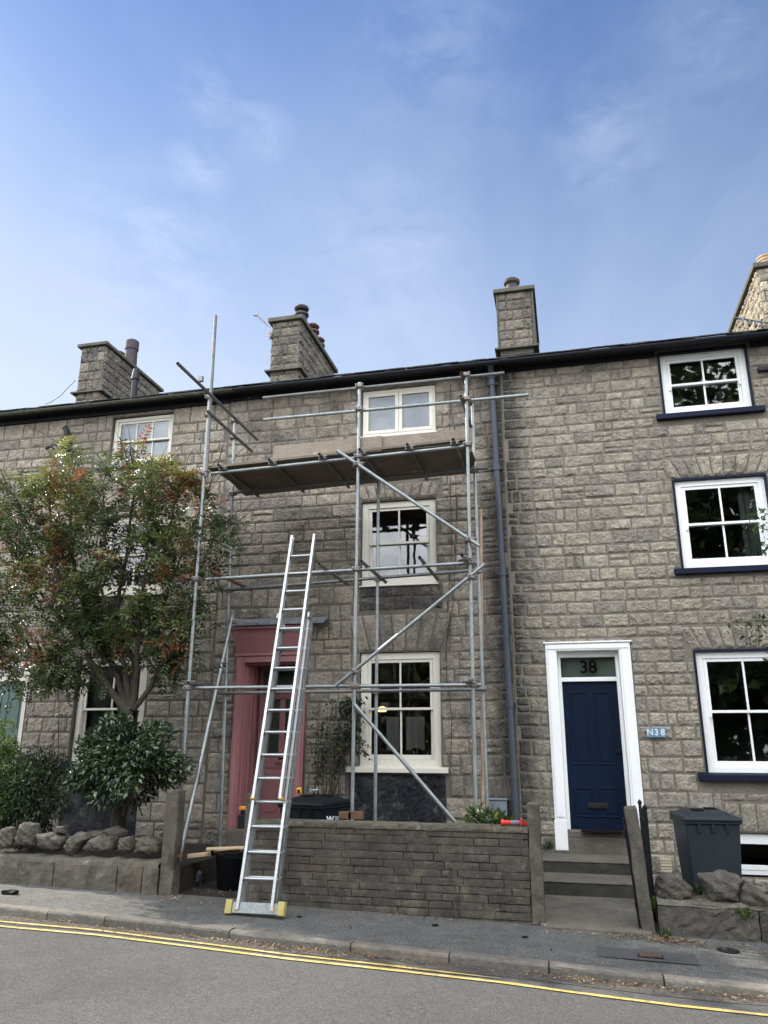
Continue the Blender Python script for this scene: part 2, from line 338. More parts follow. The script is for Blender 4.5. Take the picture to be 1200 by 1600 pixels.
M['brickw'] = mat('grimy_block_wall', None, .93, ((1.4, .25), (8., .3), (50., .25)), ((14., .5), (60., .5)), ramp=stone_ramp((.072, .065, .054), .5), spec=.2,
                  stain=(((.030, .030, .028), 2.4, .50, .68, .8), ((.20, .165, .11), 3.1, .56, .72, .6), ((.15, .145, .13), 7., .56, .68, .6), ((.45, .44, .41), 19., .70, .76, .8)))
M['brickm'] = mat('grimy_joint', (.038, .035, .03), .95, ((3., .3),), ((40., .4),))
M['cap'] = mat('lichened_coping', None, .93, ((2., .3), (10., .3), (50., .25)), ((20., .6), (60., .5)), ramp=stone_ramp((.11, .10, .08)), spec=.2, stain=(((.40, .38, .30), 7., .60, .72, .7),))
M['step'] = mat('worn_stone_step', None, .85, ((1.5, .25), (10., .2), (50., .2)), ((20., .3), (70., .3)), ramp=stone_ramp((.12, .108, .088)), stain=(((.04, .04, .036), 2.4, .52, .7, .65),), spec=.3)
M['riser'] = mat('shade_dark_stone', (.042, .041, .034), .9, ((2., .3), (10., .25), (50., .2)), ((20., .3), (70., .3)), stain=(((.10, .095, .075), 5., .58, .72, .6),), spec=.2)  # shade on the upright step faces, put into the stone colour
M['rock'] = mat('limestone_rock', None, .92, ((3., .3), (12., .3), (50., .25)), ((7., .8), (24., .8), (80., .4)), ramp=stone_ramp((.085, .079, .066)), spec=.2, stain=(((.06, .058, .05), 4., .5, .68, .8), ((.36, .34, .30), 8., .64, .74, .6), ((.12, .13, .05), 5., .66, .76, .4)))
M['soil'] = mat('garden_soil', (.03, .026, .02), .95, ((3., .4), (25., .4)), ((20., 1.), (60., .6)))
M['bark'] = mat('grey_brown_bark', (.055, .047, .037), .9, ((4., .25), (30., .3)), ((18., 1.2), (60., .9)), stain=(((.12, .11, .09), 6., .58, .7, .6),), spec=.2)
M['room_warm'] = mat('brown_room', (.20, .15, .095), .9, ((1., .2),), None)
M['room'] = mat('dim_room', (.19, .21, .185), .9, ((1., .2),), None)
M['sky_sheet'] = mat('reflected_sky_tint', (.46, .55, .66), .9, ((1., .05),), None)  # colour of reflected sky, painted on a sheet behind the top panes
M['curtain_or_sky_sheet'] = mat('grey_curtain', (.36, .37, .35), .9, ((2., .1),), None, streak=((.22, .23, .22), 14., .4, .6, .6))
M['clay'] = mat('terracotta_pot', (.10, .055, .042), .8, ((5., .3), (30., .2)), ((30., .3),), stain=(((.06, .05, .045), 5., .52, .66, .7),))
M['clay_buff'] = mat('buff_clay_pot', (.42, .31, .20), .8, ((5., .2),), ((30., .3),))
M['pot_dark'] = mat('dark_mauve_pot', (.055, .045, .05), .7, ((5., .2),), ((30., .2),))
M['black_plas'] = mat('black_plastic', (.016, .018, .022), .5, ((5., .2),), None)
M['digit_black'] = mat('black_numeral', (.004, .004, .004), .9, (), None, spec=.02)
M['digit_white'] = mat('white_lettering', (.55, .62, .66), .6, (), None)
M['tile_blue'] = mat('blue_ceramic_tile', (.13, .24, .36), .3, ((30., .25),), None)
M['meter'] = mat('grey_blue_meter_box', (.16, .185, .215), .55, ((5., .12),), None)
M['red'] = mat('red_plastic', (.55, .045, .03), .4, ((5., .1),), None)
M['cable'] = mat('black_cable', (.03, .028, .026), .7, (), None)
M['vent'] = mat('ribbed_buff_plastic', (.40, .36, .26), .7, ((5., .1),), None)
M['bag'] = mat('white_plastic_bag', (.75, .76, .76), .5, ((10., .08),), None)
def leafmat(name, ramp, rough=.5, trans=.35, spec=.4):
    m = bpy.data.materials.new(name); m.use_nodes = True; k = NT(m.node_tree)
    at = k.n('ShaderNodeAttribute', attribute_name='tint'); col = k.ramp((at, 2), ramp)
    tcn = k.n('ShaderNodeTexCoord'); nz = k.noise((tcn, 'Object'), 3., 3); g = k.mapr(nz, .3, .7, .8, 1.2)
    cc = k.n('ShaderNodeCombineXYZ', inp={0: g, 1: g, 2: g}); col = k.mix(1., col, cc, 'MULTIPLY')
    b = k.n('ShaderNodeBsdfPrincipled', inp={'Base Color': col, 'Roughness': rough, 'Specular IOR Level': spec})
    tr = k.n('ShaderNodeBsdfTranslucent', inp={0: col})
    mx = k.n('ShaderNodeMixShader', inp={0: trans, 1: b, 2: tr}); k.n('ShaderNodeOutputMaterial', inp={0: mx}); return m
M['rowan'] = leafmat('autumn_rowan_leaf', [(0, (.028, .046, .018)), (.35, (.07, .098, .032)), (.55, (.14, .165, .05)), (.68, (.22, .21, .05)), (.78, (.14, .085, .04)), (.88, (.26, .095, .04)), (1, (.15, .06, .04))], .36, .38)
M['laurel'] = leafmat('glossy_dark_leaf', [(0, (.014, .030, .012)), (.6, (.030, .058, .022)), (1, (.10, .14, .055))], .24, .22, .8)
M['dark_leaf'] = leafmat('dark_shrub_leaf', [(0, (.012, .022, .011)), (.7, (.025, .042, .018)), (1, (.06, .085, .03))], .5, .25)
M['lime_leaf'] = leafmat('yellow_green_leaf', [(0, (.05, .10, .02)), (1, (.19, .25, .04))], .5, .4)
M['mid_leaf'] = leafmat('mid_green_leaf', [(0, (.03, .055, .018)), (.7, (.06, .105, .03)), (.93, (.14, .17, .04)), (1, (.30, .26, .04))], .5, .35)
M['dry_leaf'] = leafmat('fallen_leaf', [(0, (.08, .045, .028)), (.5, (.17, .095, .05)), (.8, (.26, .165, .08)), (1, (.38, .30, .17))], .8, .1)
def glass(name, ior=1.75, tint=(.80, .86, .86), body=None):
    m = bpy.data.materials.new(name); m.use_nodes = True; k = NT(m.node_tree)
    fr = k.n('ShaderNodeFresnel', inp={0: ior}); tr = k.n('ShaderNodeBsdfTransparent', inp={0: (*tint, 1)})
    tcn = k.n('ShaderNodeTexCoord'); nz = k.noise((tcn, 'Object'), 2.2, 2); bn = k.n('ShaderNodeBump', inp={'Height': nz, 'Distance': .006, 'Strength': .35})
    gl = k.n('ShaderNodeBsdfGlossy', inp={'Roughness': .015, 'Normal': bn}); gl.inputs[0].default_value = (1, 1, 1, 1)
    mx = k.n('ShaderNodeMixShader', inp={0: fr, 1: tr, 2: gl}); k.n('ShaderNodeOutputMaterial', inp={0: mx}); return m
M['glass'] = glass('window_glass', 1.95); M['glass2'] = glass('double_glazing', 2.1)
def emit(name, c, s):
    m = bpy.data.materials.new(name); m.use_nodes = True; k = NT(m.node_tree)
    k.n('ShaderNodeOutputMaterial', inp={0: k.n('ShaderNodeEmission', inp={0: (*c, 1), 1: s})}); return m
M['lamp'] = emit('lit_lamp_shade', (1., .62, .16), 3.)

# ------------------------------------------------------------------ ground
def sheet(name, rows, mat_, dz=0, kind='structure'):
    b = MB(); n = len(rows[0])
    b.add([(p[0], p[1], p[2]+dz) for r in rows for p in r], [(j*n+i, j*n+i+1, (j+1)*n+i+1, (j+1)*n+i) for j in range(len(rows)-1) for i in range(n-1)])
    o = b.build(name, mat_); tag(o, kind=kind); return o
XS = [-60, -30, -16] + [x*.5 for x in range(-24, 17)] + [16, 30, 60]
sheet('ground', [[(x*6, y, (zr(x*6) if abs(x) < 61 else 0)-.35) for x in (-60, -20, -10, 0, 10, 20, 60)] for y in (-400, -60, -10, 400)], M['soil'])
sheet('road', [[(x, y, zr(x)) for x in XS] for y in (-14, -9, -7, -6, -5, -4.4)] + [[(x, yk(x)+.02, zr(x)) for x in XS]], M['asphalt'])
sheet('far_pavement', [[(x, y, zr(x)+.10) for x in XS] for y in (-18, -14.01)], M['paving'])
sheet('channel', [[(x, yk(x)-.24-.03*math.sin(x*3.1)-.02*math.sin(x*7.7), zr(x)+.004) for x in XS if -16 <= x <= 16], [(x, yk(x)+.01, zr(x)+.006) for x in XS if -16 <= x <= 16]], M['gutter_dirt'])
sheet('pavement', [[(x, yk(x)+.12+(1-t)*0, zk(x)) for x in XS] for t in (0,)] + [[(x, (yk(x)+.12)*(1-t)+(-2.45)*t, zk(x)*(1-t)+zw(x)*t+.004*math.sin(x*4+t*9)) for x in XS] for t in (.25, .5, .75, 1)], M['paving'])
# kerb stones
kb = MB(); ks = [-15, -12, -9, -7.3, -6.25, -5.44, -4.75, -3.35, -2.12, -1.20, -.33, .60, 1.55, 2.5, 3.5, 5, 7, 10, 15]
for a, c in zip(ks[:-1], ks[1:]):
    g = .006; n = 6; xs = np.linspace(a+g, c-g, n); dz = random.uniform(-.006, .006); t = random.random()
    prof = [(.13, -.1), (.13, .004), (.02, .004), (.004, -.004), (-.004, -.02), (-.012, -.35)]
    vs = [(x, yk(x)+p[0]+random.uniform(-.003, .003), zk(x)+p[1]+dz+random.uniform(-.003, .003)) for x in xs for p in prof]
    m_ = len(prof); fs = [(i*m_+j, (i+1)*m_+j, (i+1)*m_+j+1, i*m_+j+1) for i in range(n-1) for j in range(m_-1)]
    fs += [tuple(range(m_)), tuple((n-1)*m_+j for j in range(m_))[::-1]]
    kb.add(vs, fs, t)
tag(kb.build('kerb', M['kerb']), kind='structure')
# double yellow lines
def lerp(pts, x):
    return float(np.interp(x, [p[0] for p in pts], [p[1] for p in pts]))
outer = [(-16, -3.9), (-5.7, -4.17), (-4.6, -4.15), (-3.55, -4.24), (-2.6, -4.33), (-1.7, -4.36), (-.7, -4.41), (-.1, -4.49), (.6, -4.56), (1.3, -4.58), (6, -4.85), (16, -5.4)]
inner = [(-16, -3.72), (-5.8, -4.00), (-4.75, -3.985), (-3.64, -4.09), (-2.63, -4.20), (-1.74, -4.235), (-.72, -4.305)]
for nm, pts, wd, x1 in (('yellow_line', outer, .055, 16), ('yellow_line', inner, .045, -.72)):
    xs = np.arange(-16, x1+.001, .08); b = MB(); vs = []
    for x in xs:
        y = lerp(pts, x); ww = wd*(1+random.uniform(-.12, .12))/2
        if x1 < 0 and x > -1.2: ww *= max(.15, (-.70-x)/.5)
        vs += [(x, y-ww, zr(x)+.008), (x, y+ww, zr(x)+.008)]
    b.add(vs, [(2*i, 2*i+2, 2*i+3, 2*i+1) for i in range(len(xs)-1)]); tag(b.build(nm, M['line']), kind='structure')
# garden grounds behind the walls
sheet('garden_ground', [[(x, y, (-1.46 if x < -4.7 else -1.74 if x < -.5 else -1.80)+.02*math.sin(x*5+y*7)) for x in (-12, -9, -7, -5.5, -4.72, -4.69, -3, -1.5, -.52, -.45)] for y in (-2.5, -2, -1.2, -.5, .05)], M['soil'])
sheet('garden_ground', [[(x, y, -1.82+.02*math.sin(x*5+y*7)) for x in (.6, 1.5, 3, 6)] for y in (-2.5, -2, -1.2, -.5, .05)], M['soil'])

# ------------------------------------------------------------------ house walls
def subtract(r, h):
    x0, x1, z0, z1 = r; a0, a1, c0, c1 = h
    if x1 <= a0 or x0 >= a1 or z1 <= c0 or z0 >= c1: return [r]
    out = []
    if x0 < a0: out.append((x0, a0, z0, z1))
    if x1 > a1: out.append((a1, x1, z0, z1))
    m0, m1 = max(x0, a0), min(x1, a1)
    if z1 > c1: out.append((m0, m1, c1, z1))
    if z0 < c0: out.append((m0, m1, z0, c0))
    return out
def front(u, v, h): return (u, -h, v)
def pack(b, x0, x1, z0, z1, hmean, hvar, wmin, wmax, holes, relief, joint, thin=.0, mp=front, zfix=None, **kw):
    z = z0
    while z < z1-.03:
        hh = hmean*(1+random.uniform(-hvar, hvar)) if not callable(hmean) else hmean(z)*(1+random.uniform(-hvar, hvar))
        if z1-z-hh < hh*.45: hh = z1-z
        ztop = min(z+hh, z1); x = x0-random.uniform(0, wmax*.5); run = 0
        while x < x1:
            ww = random.uniform(wmin, wmax)
            if random.random() < .12: ww = wmin*.7
            a, c = max(x, x0), min(x+ww, x1)
            if c-a > .05:
                if random.random() < thin and ztop-z > .17:
                    zm = z+(ztop-z)*random.uniform(.4, .6); rects = [(a, c, z, zm), (a, c, zm, ztop)]
                else: rects = [(a, c, z, ztop)]
                for hole in holes: rects = [q for r in rects for q in subtract(r, hole)]
                for r in rects:
                    j = joint/2*random.uniform(.8, 1.25)
                    r = (r[0]+j, r[1]-j, r[2]+j, r[3]-j)
                    if r[1]-r[0] > .045 and r[3]-r[2] > .035:
                        d = [random.uniform(-.004, .004) for _ in range(4)]
                        b.stone([(r[0]+d[0], r[2]+d[1]), (r[1]+d[2], r[2]+d[3]), (r[1]+d[0], r[3]+d[2]), (r[0]+d[1], r[3]+d[0])], mp, relief*random.uniform(.7, 1.25), **kw)
            x += ww
        z = ztop
def arch(b, x0, x1, z0, z1, n, relief, joint, splay=.16):
    for i in range(n):
        f0, f1 = i/n, (i+1)/n; j = joint/2
        X0, X1 = x0+(x1-x0)*f0, x0+(x1-x0)*f1
        T0, T1 = (x0-splay)+(x1-x0+2*splay)*f0, (x0-splay)+(x1-x0+2*splay)*f1
        b.stone([(X0+j, z0), (X1-j, z0), (T1-j, z1-j), (T0+j, z1-j)], front, relief, base=.010)
def backing(b, x0, x1, z0, z1, holes, y=0., depth=.20):
    xs = sorted({x0, x1} | {min(max(q, x0), x1) for h in holes for q in h[:2]}); zs = sorted({z0, z1} | {min(max(q, z0), z1) for h in holes for q in h[2:]})
    for i in range(len(xs)-1):
        for j in range(len(zs)-1):
            mx, mz = (xs[i]+xs[i+1])/2, (zs[j]+zs[j+1])/2
            if any(h[0] < mx < h[1] and h[2] < mz < h[3] for h in holes): continue
            b.quad((xs[i], y, zs[j]), (xs[i+1], y, zs[j]), (xs[i+1], y, zs[j+1]), (xs[i], y, zs[j+1]))
    for a, c, d, e in holes:
        b.quad((a, y, d), (a, y, e), (a, y+depth, e), (a, y+depth, d)); b.quad((c, y, d), (c, y+depth, d), (c, y+depth, e), (c, y, e))
        b.quad((a, y, e), (c, y, e), (c, y+depth, e), (a, y+depth, e)); b.quad((a, y, d), (a, y+depth, d), (c, y+depth, d), (c, y, d))
EAVE, PIT = 5.915, math.tan(math.radians(25)); RIDGE_Y = 4.0
def gable(h, x0, x1, wallmat):      # plain side and rear walls, so the house is solid
    for x in (x0+.01, x1-.01):
        b = MB(); b.quad((x, .2, -2.1), (x, 8, -2.1), (x, 8, EAVE-.1), (x, .2, EAVE-.1)); b.add([(x, .2, EAVE-.1), (x, 8, EAVE-.1), (x, RIDGE_Y, EAVE+RIDGE_Y*PIT-.05)], [(0, 1, 2)])
        b.build('party_wall', wallmat, h)
def roof(h, x0, x1, mossy=False):
    b = MB(); y0, zE = -.27, EAVE+.015
    top = EAVE+(RIDGE_Y+.1)*PIT
    b.add([(x0, y0, zE), (x1, y0, zE), (x1, RIDGE_Y, top), (x0, RIDGE_Y, top), (x0, 8.3, zE), (x1, 8.3, zE)], [(0, 1, 2, 3), (3, 2, 5, 4)], .3)
    for row in range(3):
        x = x0
        while x < x1:
            ww = random.uniform(.22, .36); a, c = x+.003, min(x+ww, x1)-.003; x += ww
            if c-a < .04: continue
            d = random.uniform(-.05, .02)-(.05 if row == 0 else 0); z = zE+.012+row*.014+random.uniform(0, .018); yy = y0+row*.2+d
            b.hexa([(a, yy, z+(yy-y0)*PIT), (c, yy, z+(yy-y0)*PIT+random.uniform(-.005, .005)), (c, yy+.4, z+(yy+.4-y0)*PIT), (a, yy+.4, z+(yy+.4-y0)*PIT)] +
                   [(a, yy, z+.012+(yy-y0)*PIT), (c, yy, z+.012+(yy-y0)*PIT), (c, yy+.4, z+.012+(yy+.4-y0)*PIT), (a, yy+.4, z+.012+(yy+.4-y0)*PIT)], random.random())
    o = b.build('roof', M['slate'], h); return o
def gutter(h, x0, x1, m, joints, r=.052):
    b = MB(); cy, cz = -.30, EAVE-.03; n = 9
    ring = [(cy-r*math.cos(math.pi*k/n), cz-r*math.sin(math.pi*k/n)) for k in range(n+1)]
    ri = [(cy-(r-.006)*math.cos(math.pi*k/n), cz-(r-.006)*math.sin(math.pi*k/n)) for k in range(n+1)]
    b.prismx(ring+ri[::-1], x0, x1)
    for j in joints:
        ro = [(cy-(r+.012)*math.cos(math.pi*k/n), cz+.006-(r+.012)*math.sin(math.pi*k/n)) for k in range(n+1)]
        b.prismx(ro, j-.05, j+.05)
    b.build('gutter', m, h)
def chimney(h, x0, x1, y0, y1, z0, z1, stonemat, slabz, mortar, wmin=.20, wmax=.46, bandz=None):
    b = MB(); kw = dict(relief=.03, joint=.02)
    pack(b, x0, x1, z0, z1, .235, .15, wmin, wmax, [], mp=lambda u, v, hh: (u, y0-hh, v), **kw)
    pack(b, y0, y1, z0, z1, .2, .15, .2, .42, [], mp=lambda u, v, hh: (x1+hh, u, v), **kw)
    pack(b, -y1, -y0, z0, z1, .2, .15, .2, .42, [], mp=lambda u, v, hh: (x0-hh, -u, v), **kw)
    c = b.build('chimney', stonemat, h)
    k = MB(); k.box(x0+.005, x1-.005, y0+.005, y1-.005, z0-.1, z1-.003); k.build('chimney_core', mortar, c)
    s = MB(); s.box(x0-.085, x1+.085, y0-.085, y1+.085, z1, z1+slabz)
    s.build('capping_slab', M['slab'], c, bevel=.012)
    if bandz:
        g = MB(); g.prismx([(y0-.10, bandz), (y0-.10, bandz+.035), (y0+.02, bandz+.07), (y0+.02, bandz)], x0-.10, x1+.10)
        g.prism([(x1+.10, bandz), (x1+.10, bandz+.035), (x1-.02, bandz+.07), (x1-.02, bandz)], y0-.02, y1)
        g.prism([(x0-.10, bandz), (x0-.10, bandz+.035), (x0+.02, bandz+.07), (x0+.02, bandz)][::-1], y0-.02, y1)
        g.build('drip_course', M['slab'], c)
    return c

def window(h, x0, x1, z0, z1, fm, cols=2, rows=(1, 1), y=.05, sill=None, glassm='glass', horns=False, fw=.075, sash=True, curtain_or_sky_sheet=None, casement=False, room=True, roomback=None):
    """timber window; outer rectangle incl. frame; children: sashes with panes, sill"""
    b = MB(); d = .10
    b.box(x0, x0+fw, y, y+d, z0, z1); b.box(x1-fw, x1, y, y+d, z0, z1)
    b.box(x0+fw, x1-fw, y, y+d, z1-fw, z1); b.box(x0+fw, x1-fw, y, y+d, z0, z0+fw*.9)
    # staff bead step
    b.box(x0+fw, x0+fw+.014, y+.014, y+d-.002, z0+fw*.9, z1-fw); b.box(x1-fw-.014, x1-fw, y+.014, y+d-.002, z0+fw*.9, z1-fw)
    fr = b.build('window', fm, h, bevel=.004)
    a, c, lo, hi = x0+fw+.016, x1-fw-.016, z0+fw*.9+.002, z1-fw-.002
    mid = (lo+hi)/2
    def one(zl, zh, yy, r, bt, tp, hornz=False):
        s = MB(); st = .042
        s.box(a, a+st, yy, yy+.035, zl, zh); s.box(c-st, c, yy, yy+.035, zl, zh)
        s.box(a+st, c-st, yy, yy+.035, zl, zl+bt); s.box(a+st, c-st, yy, yy+.035, zh-tp, zh)
        gx0, gx1, gz0, gz1 = a+st, c-st, zl+bt, zh-tp
        for i in range(1, cols): xx = gx0+(gx1-gx0)*i/cols; s.box(xx-.014, xx+.014, yy+.004, yy+.031, gz0, gz1)
        for i in range(1, r): zz = gz0+(gz1-gz0)*i/r; s.box(gx0, gx1, yy+.006, yy+.029, zz-.012, zz+.012)
        if hornz:
            for xx, sg in ((a, 1), (c, -1)): s.prism([(xx, zl), (xx+sg*st, zl), (xx+sg*st*.8, zl-.03), (xx+sg*st*.9, zl-.05), (xx+sg*st*.3, zl-.065), (xx, zl-.06)][::sg], yy, yy+.033)
        so_ = s.build('sash', fm, fr, bevel=.003)
        p = MB(); p.quad((gx0-.005, yy+.018, gz0-.005), (gx1+.005, yy+.018, gz0-.005), (gx1+.005, yy+.018, gz1+.005), (gx0-.005, yy+.018, gz1+.005))
        p.build('pane', M[glassm], fr)
    if casement:
        n = 2; ca, cc = x0+fw-.01, x1-fw+.01
        for i in range(n):
            a0 = ca+(cc-ca)*i/n; a1 = ca+(cc-ca)*(i+1)/n; s = MB(); st = .06
            s.box(a0, a0+st, y-.006, y+.05, lo, hi); s.box(a1-st-.004, a1-.004, y-.006, y+.05, lo, hi); s.box(a0+st, a1-st-.004, y-.006, y+.05, lo, lo+st); s.box(a0+st, a1-st-.004, y-.006, y+.05, hi-st, hi)
            s.build('casement', fm, fr, bevel=.004)
            p = MB(); p.quad((a0+st-.004, y+.02, lo+st-.004), (a1-st, y+.02, lo+st-.004), (a1-st, y+.02, hi-st+.004), (a0+st-.004, y+.02, hi-st+.004)); p.build('pane', M[glassm], fr)
    else:
        one(mid-.018, hi, y+.016, rows[0], .036, .045, horns); one(lo, mid+.018, y+.056, rows[1], .07, .036)
    if sill:
        sm, s0, s1, th, pr = sill
        q = MB(); q.prismx([(-pr, z0-th), (y+.06, z0-th), (y+.06, z0+.004), (y-.002, z0+.004), (-pr, z0-.02)], s0, s1); q.build('sill', sm, fr, bevel=.006)
    if room:
        q = MB(); X0, X1, Y0, Y1, Z0, Z1 = x0-.5, x1+.5, y+.21, y+3.2, z0-.75, z1+.25
        hole = roomback
        q.quad((X0, Y0, Z0), (X0, Y1, Z0), (X0, Y1, Z1), (X0, Y0, Z1)); q.quad((X1, Y0, Z0), (X1, Y0, Z1), (X1, Y1, Z1), (X1, Y1, Z0))
        q.quad((X0, Y0, Z0), (X1, Y0, Z0), (X1, Y1, Z0), (X0, Y1, Z0)); q.quad((X0, Y0, Z1), (X0, Y1, Z1), (X1, Y1, Z1), (X1, Y0, Z1))
        if not hole: q.quad((X0, Y1, Z0), (X1, Y1, Z0), (X1, Y1, Z1), (X0, Y1, Z1))
        else:
            hx0, hx1, hz0, hz1 = hole
            for r in subtract((X0, X1, Z0, Z1), hole): q.quad((r[0], Y1, r[2]), (r[1], Y1, r[2]), (r[1], Y1, r[3]), (r[0], Y1, r[3]))
        for r in subtract((X0, X1, Z0, Z1), (x0+.02, x1-.02, z0+.02, z1-.02)): q.quad((r[0], Y0, r[2]), (r[1], Y0, r[2]), (r[1], Y0, r[3]), (r[0], Y0, r[3]))
        q.build('room', M['room_warm' if roomback else 'room'], fr)
    if curtain_or_sky_sheet:
        for (u0, u1, cm, yy) in curtain_or_sky_sheet:
            q = MB(); n = max(6, int((u1-u0)/.03)); xs = np.linspace(u0, u1, n+1)
            fo = 0. if cm is M['sky_sheet'] else 1.  # flat pale sheets stand in for sky reflected in the glass
            vs = [(x, yy+fo*(.02*math.sin(x*70)+.01*math.sin(x*31)), zz) for x in xs for zz in (z0-.05, z1+.02)]
            q.add(vs, [(2*i, 2*i+2, 2*i+3, 2*i+1) for i in range(n)]); q.build('curtain_or_sky_sheet', cm, fr, smooth=True)
    return fr

XB = -.78     # join between the middle house and the right-hand house
XA = -5.57    # join between the left-hand house and the middle house
# ---------- right-hand house
H38 = thing('terraced_house', 'buff grey stone house with navy blue front door and white sash windows', 'house', (1.8, 0, -1.85))
w38 = dict(low=(1.705, 2.985, -.405, 1.245), mid=(1.68, 2.98, 2.40, 3.775), top=(1.665, 2.965, 4.81, 5.87))
door = (-.30, .865, -1.4, 1.37); bas = (1.86, 3.05, -1.66, -1.12)
holes = [w38['low'], w38['mid'], w38['top'], door, bas]
vous = [(1.60, 3.06, 1.245, 1.60), (1.60, 3.06, 3.775, 4.13), (1.86, 3.05, -1.12, -.74), (1.62, 3.06, -.60, -.50)]
b = MB(); backing(b, XB, 6.2, -2.1, EAVE, holes); wl = b.build('wall', M['mort_b'], H38)
b = MB()
pack(b, XB+.01, 6.1, -1.85, 5.82, lambda z: .195 if z < 1.2 else .172, .24, .18, .46, holes+vous+[(1.56, 3.1, 4.66, 4.82), (1.6, 3.06, 2.29, 2.41), (1.6, 3.06, -.52, -.40), (1.6, 3.05, 5.7, 6)], .019, .026, thin=.05, cell=.024, edge=.020)
for k in ('low', 'mid'):
    x0, x1, z0, z1 = w38[k]; arch(b, x0-.02, x1+.02, z1+.02, z1+.33, 9, .026, .02, .17)
arch(b, 1.88, 3.03, -1.10, -.76, 6, .022, .016, .0)
b.build('stonework', M['stone_b'], wl)
gable(H38, XB, 6.2, M['mort_b']); roof(H38, XB+.003, 6.3); gutter(H38, -.72, 6.2, M['gutter_black'], [-.70, 1.0, 2.9])
b = MB(); b.box(XB+.02, 1.62, -.06, .0, 5.81, EAVE-.01); b.box(3.02, 6.2, -.06, .0, 5.81, EAVE-.01); b.box(XB+.02, 6.2, -.28, -.062, EAVE-.03, EAVE); b.build('fascia', M['black_paint'], H38)
for k, c in (('low', None), ('mid', [(2.62, 2.95, M['curtain_or_sky_sheet'], .28)]), ('top', [(1.66, 2.96, M['room'], .9)])):
    x0, x1, z0, z1 = w38[k]
    window(H38, x0+.03, x1-.03, z0+.02, z1-.03, M['white'], 2, (1, 1), .035, (M['navy_sill'], x0-.11, x1+.12, .10, .10), 'glass', True, .085, curtain_or_sky_sheet=c if k != 'top' else None)
    q = MB(); t_ = .03
    q.box(x0+.004, x0+.028, -.022, .12, z0, z1); q.box(x1-.028, x1-.004, -.022, .12, z0, z1); q.box(x0+.028, x1-.028, -.022, .12, z1-.028, z1+.004); q.build('painted_reveal', M['navy_sill'], H38)
window(H38, bas[0]+.02, bas[1]-.02, bas[2]+.03, bas[3]-.02, M['white'], 2, (1, 1), .05, None, 'glass', False, .06, casement=True)
# front door of the right-hand house
b = MB(); ou = (-.285, .855)
for sx in (0, 1):
    xa = (-.32, -.165) if not sx else (.705, .865)
    b.box(xa[0], xa[1], -.045, .14, -1.02, 1.27)
    b.box(xa[0]+.03, xa[1]-.03, -.060, -.046, -.98, 1.27)
b.box(-.32, .865, -.05, .14, 1.272, 1.375); b.box(-.345, .89, -.075, .12, 1.377, 1.40); b.box(-.29, .835, -.062, -.051, 1.295, 1.355)
b.box(-.33, -.16, -.055, .15, -1.40, -1.022); b.box(.70, .875, -.055, .15, -1.27, -1.022)
b.box(-.163, -.115, .10, .19, -1.15, 1.27); b.box(.655, .703, .10, .19, -1.15, 1.27); b.box(-.115, .655, .10, .19, .845, .905); b.box(-.115, .655, .10, .19, 1.19, 1.27)
df = b.build('door_frame', M['white'], H38, bevel=.005)
b = MB(); b.quad((-.115, .15, .905), (.655, .15, .905), (.655, .15, 1.19), (-.115, .15, 1.19)); b.build('fanlight', glass('clear_glass', 1.4, (.92, .95, .93)), df)
q = MB(); q.quad((-.14, .24, .88), (.68, .24, .88), (.68, .24, 1.21), (-.14, .24, 1.21)); q.build('blind', mat('grey_green_blind', (.17, .20, .175), .9, ((2., .1),)), df)
text('38', .25, 'house_number', M['digit_black'], df, (.275, .135, 1.042), bold=.004)
b = MB(); b.box(-.113, .653, .15, .19, -1.15, .843)
for (a, c, l, hgt) in ((-.03, .235, -.30, .70), (.305, .57, -.30, .70), (-.03, .235, -.99, -.60), (.305, .57, -.99, -.60)):
    fm = .022
    b.box(a, c, .138, .149, l, l+fm); b.box(a, c, .138, .149, hgt-fm, hgt); b.box(a, a+fm, .138, .149, l+fm, hgt-fm); b.box(c-fm, c, .138, .149, l+fm, hgt-fm)
    b.box(a+.05, c-.05, .142, .149, l+.05, hgt-.05)
dr = b.build('door', M['navy'], H38, bevel=.004)
b = MB(); b.box(.13, .41, .128, .149, -.875, -.80); b.box(.15, .39, .122, .127, -.865, -.815); b.build('letterbox', mat('dark_brass', (.035, .032, .03), .4, ((8., .2),), metal=.6), dr, bevel=.003)
b = MB(); b.lathe((0, 0, 0), [(.028, 0), (.03, .012), (.016, .02), (.03, .045), (.02, .06)], 12); kn = b.build('knob', M['iron'], dr); kn.data.transform(Matrix.Translation((.60, .15, -.12)) @ Matrix.Rotation(math.pi/2, 4, 'X'))
b = MB(); b.box(.57, .62, .138, .149, .12, .17); b.build('lock', M['iron'], dr)
b = MB(); b.box(-.14, .69, -.05, .16, -1.235, -1.152); b.build('threshold', M['step'], H38, bevel=.01)
b = MB(); b.box(.02, .62, -.16, .09, -1.150, -1.140); b.build('door_mat', M['black'], H38)
b = MB(); p0, p1 = P(1010, 1137, -.04), P(1041, 1152, -.04)
wt = (p1[0]-p0[0])/3
for i in range(3): b.box(p0[0]+wt*i+.002, p0[0]+wt*(i+1)-.002, -.06, -.035, p1[2], p0[2])
pq = b.build('number_plaque', M['tile_blue'], H38, bevel=.002)
for i, ch in enumerate(('N', '3', '8')): text(ch, .115, 'numeral', M['digit_white'], pq, (p0[0]+wt*(i+.5), -.061, (p0[2]+p1[2])/2), .002, bold=.003)
b = MB(); q0 = P(1184, 578, -.05); b.box(q0[0], q0[0]+.28, -.10, .0, q0[2]-.03, q0[2]+.03); b.build('overflow_pipe', M['black_plas'], H38)
b = MB(); v0 = P(1031, 1345, -.03)
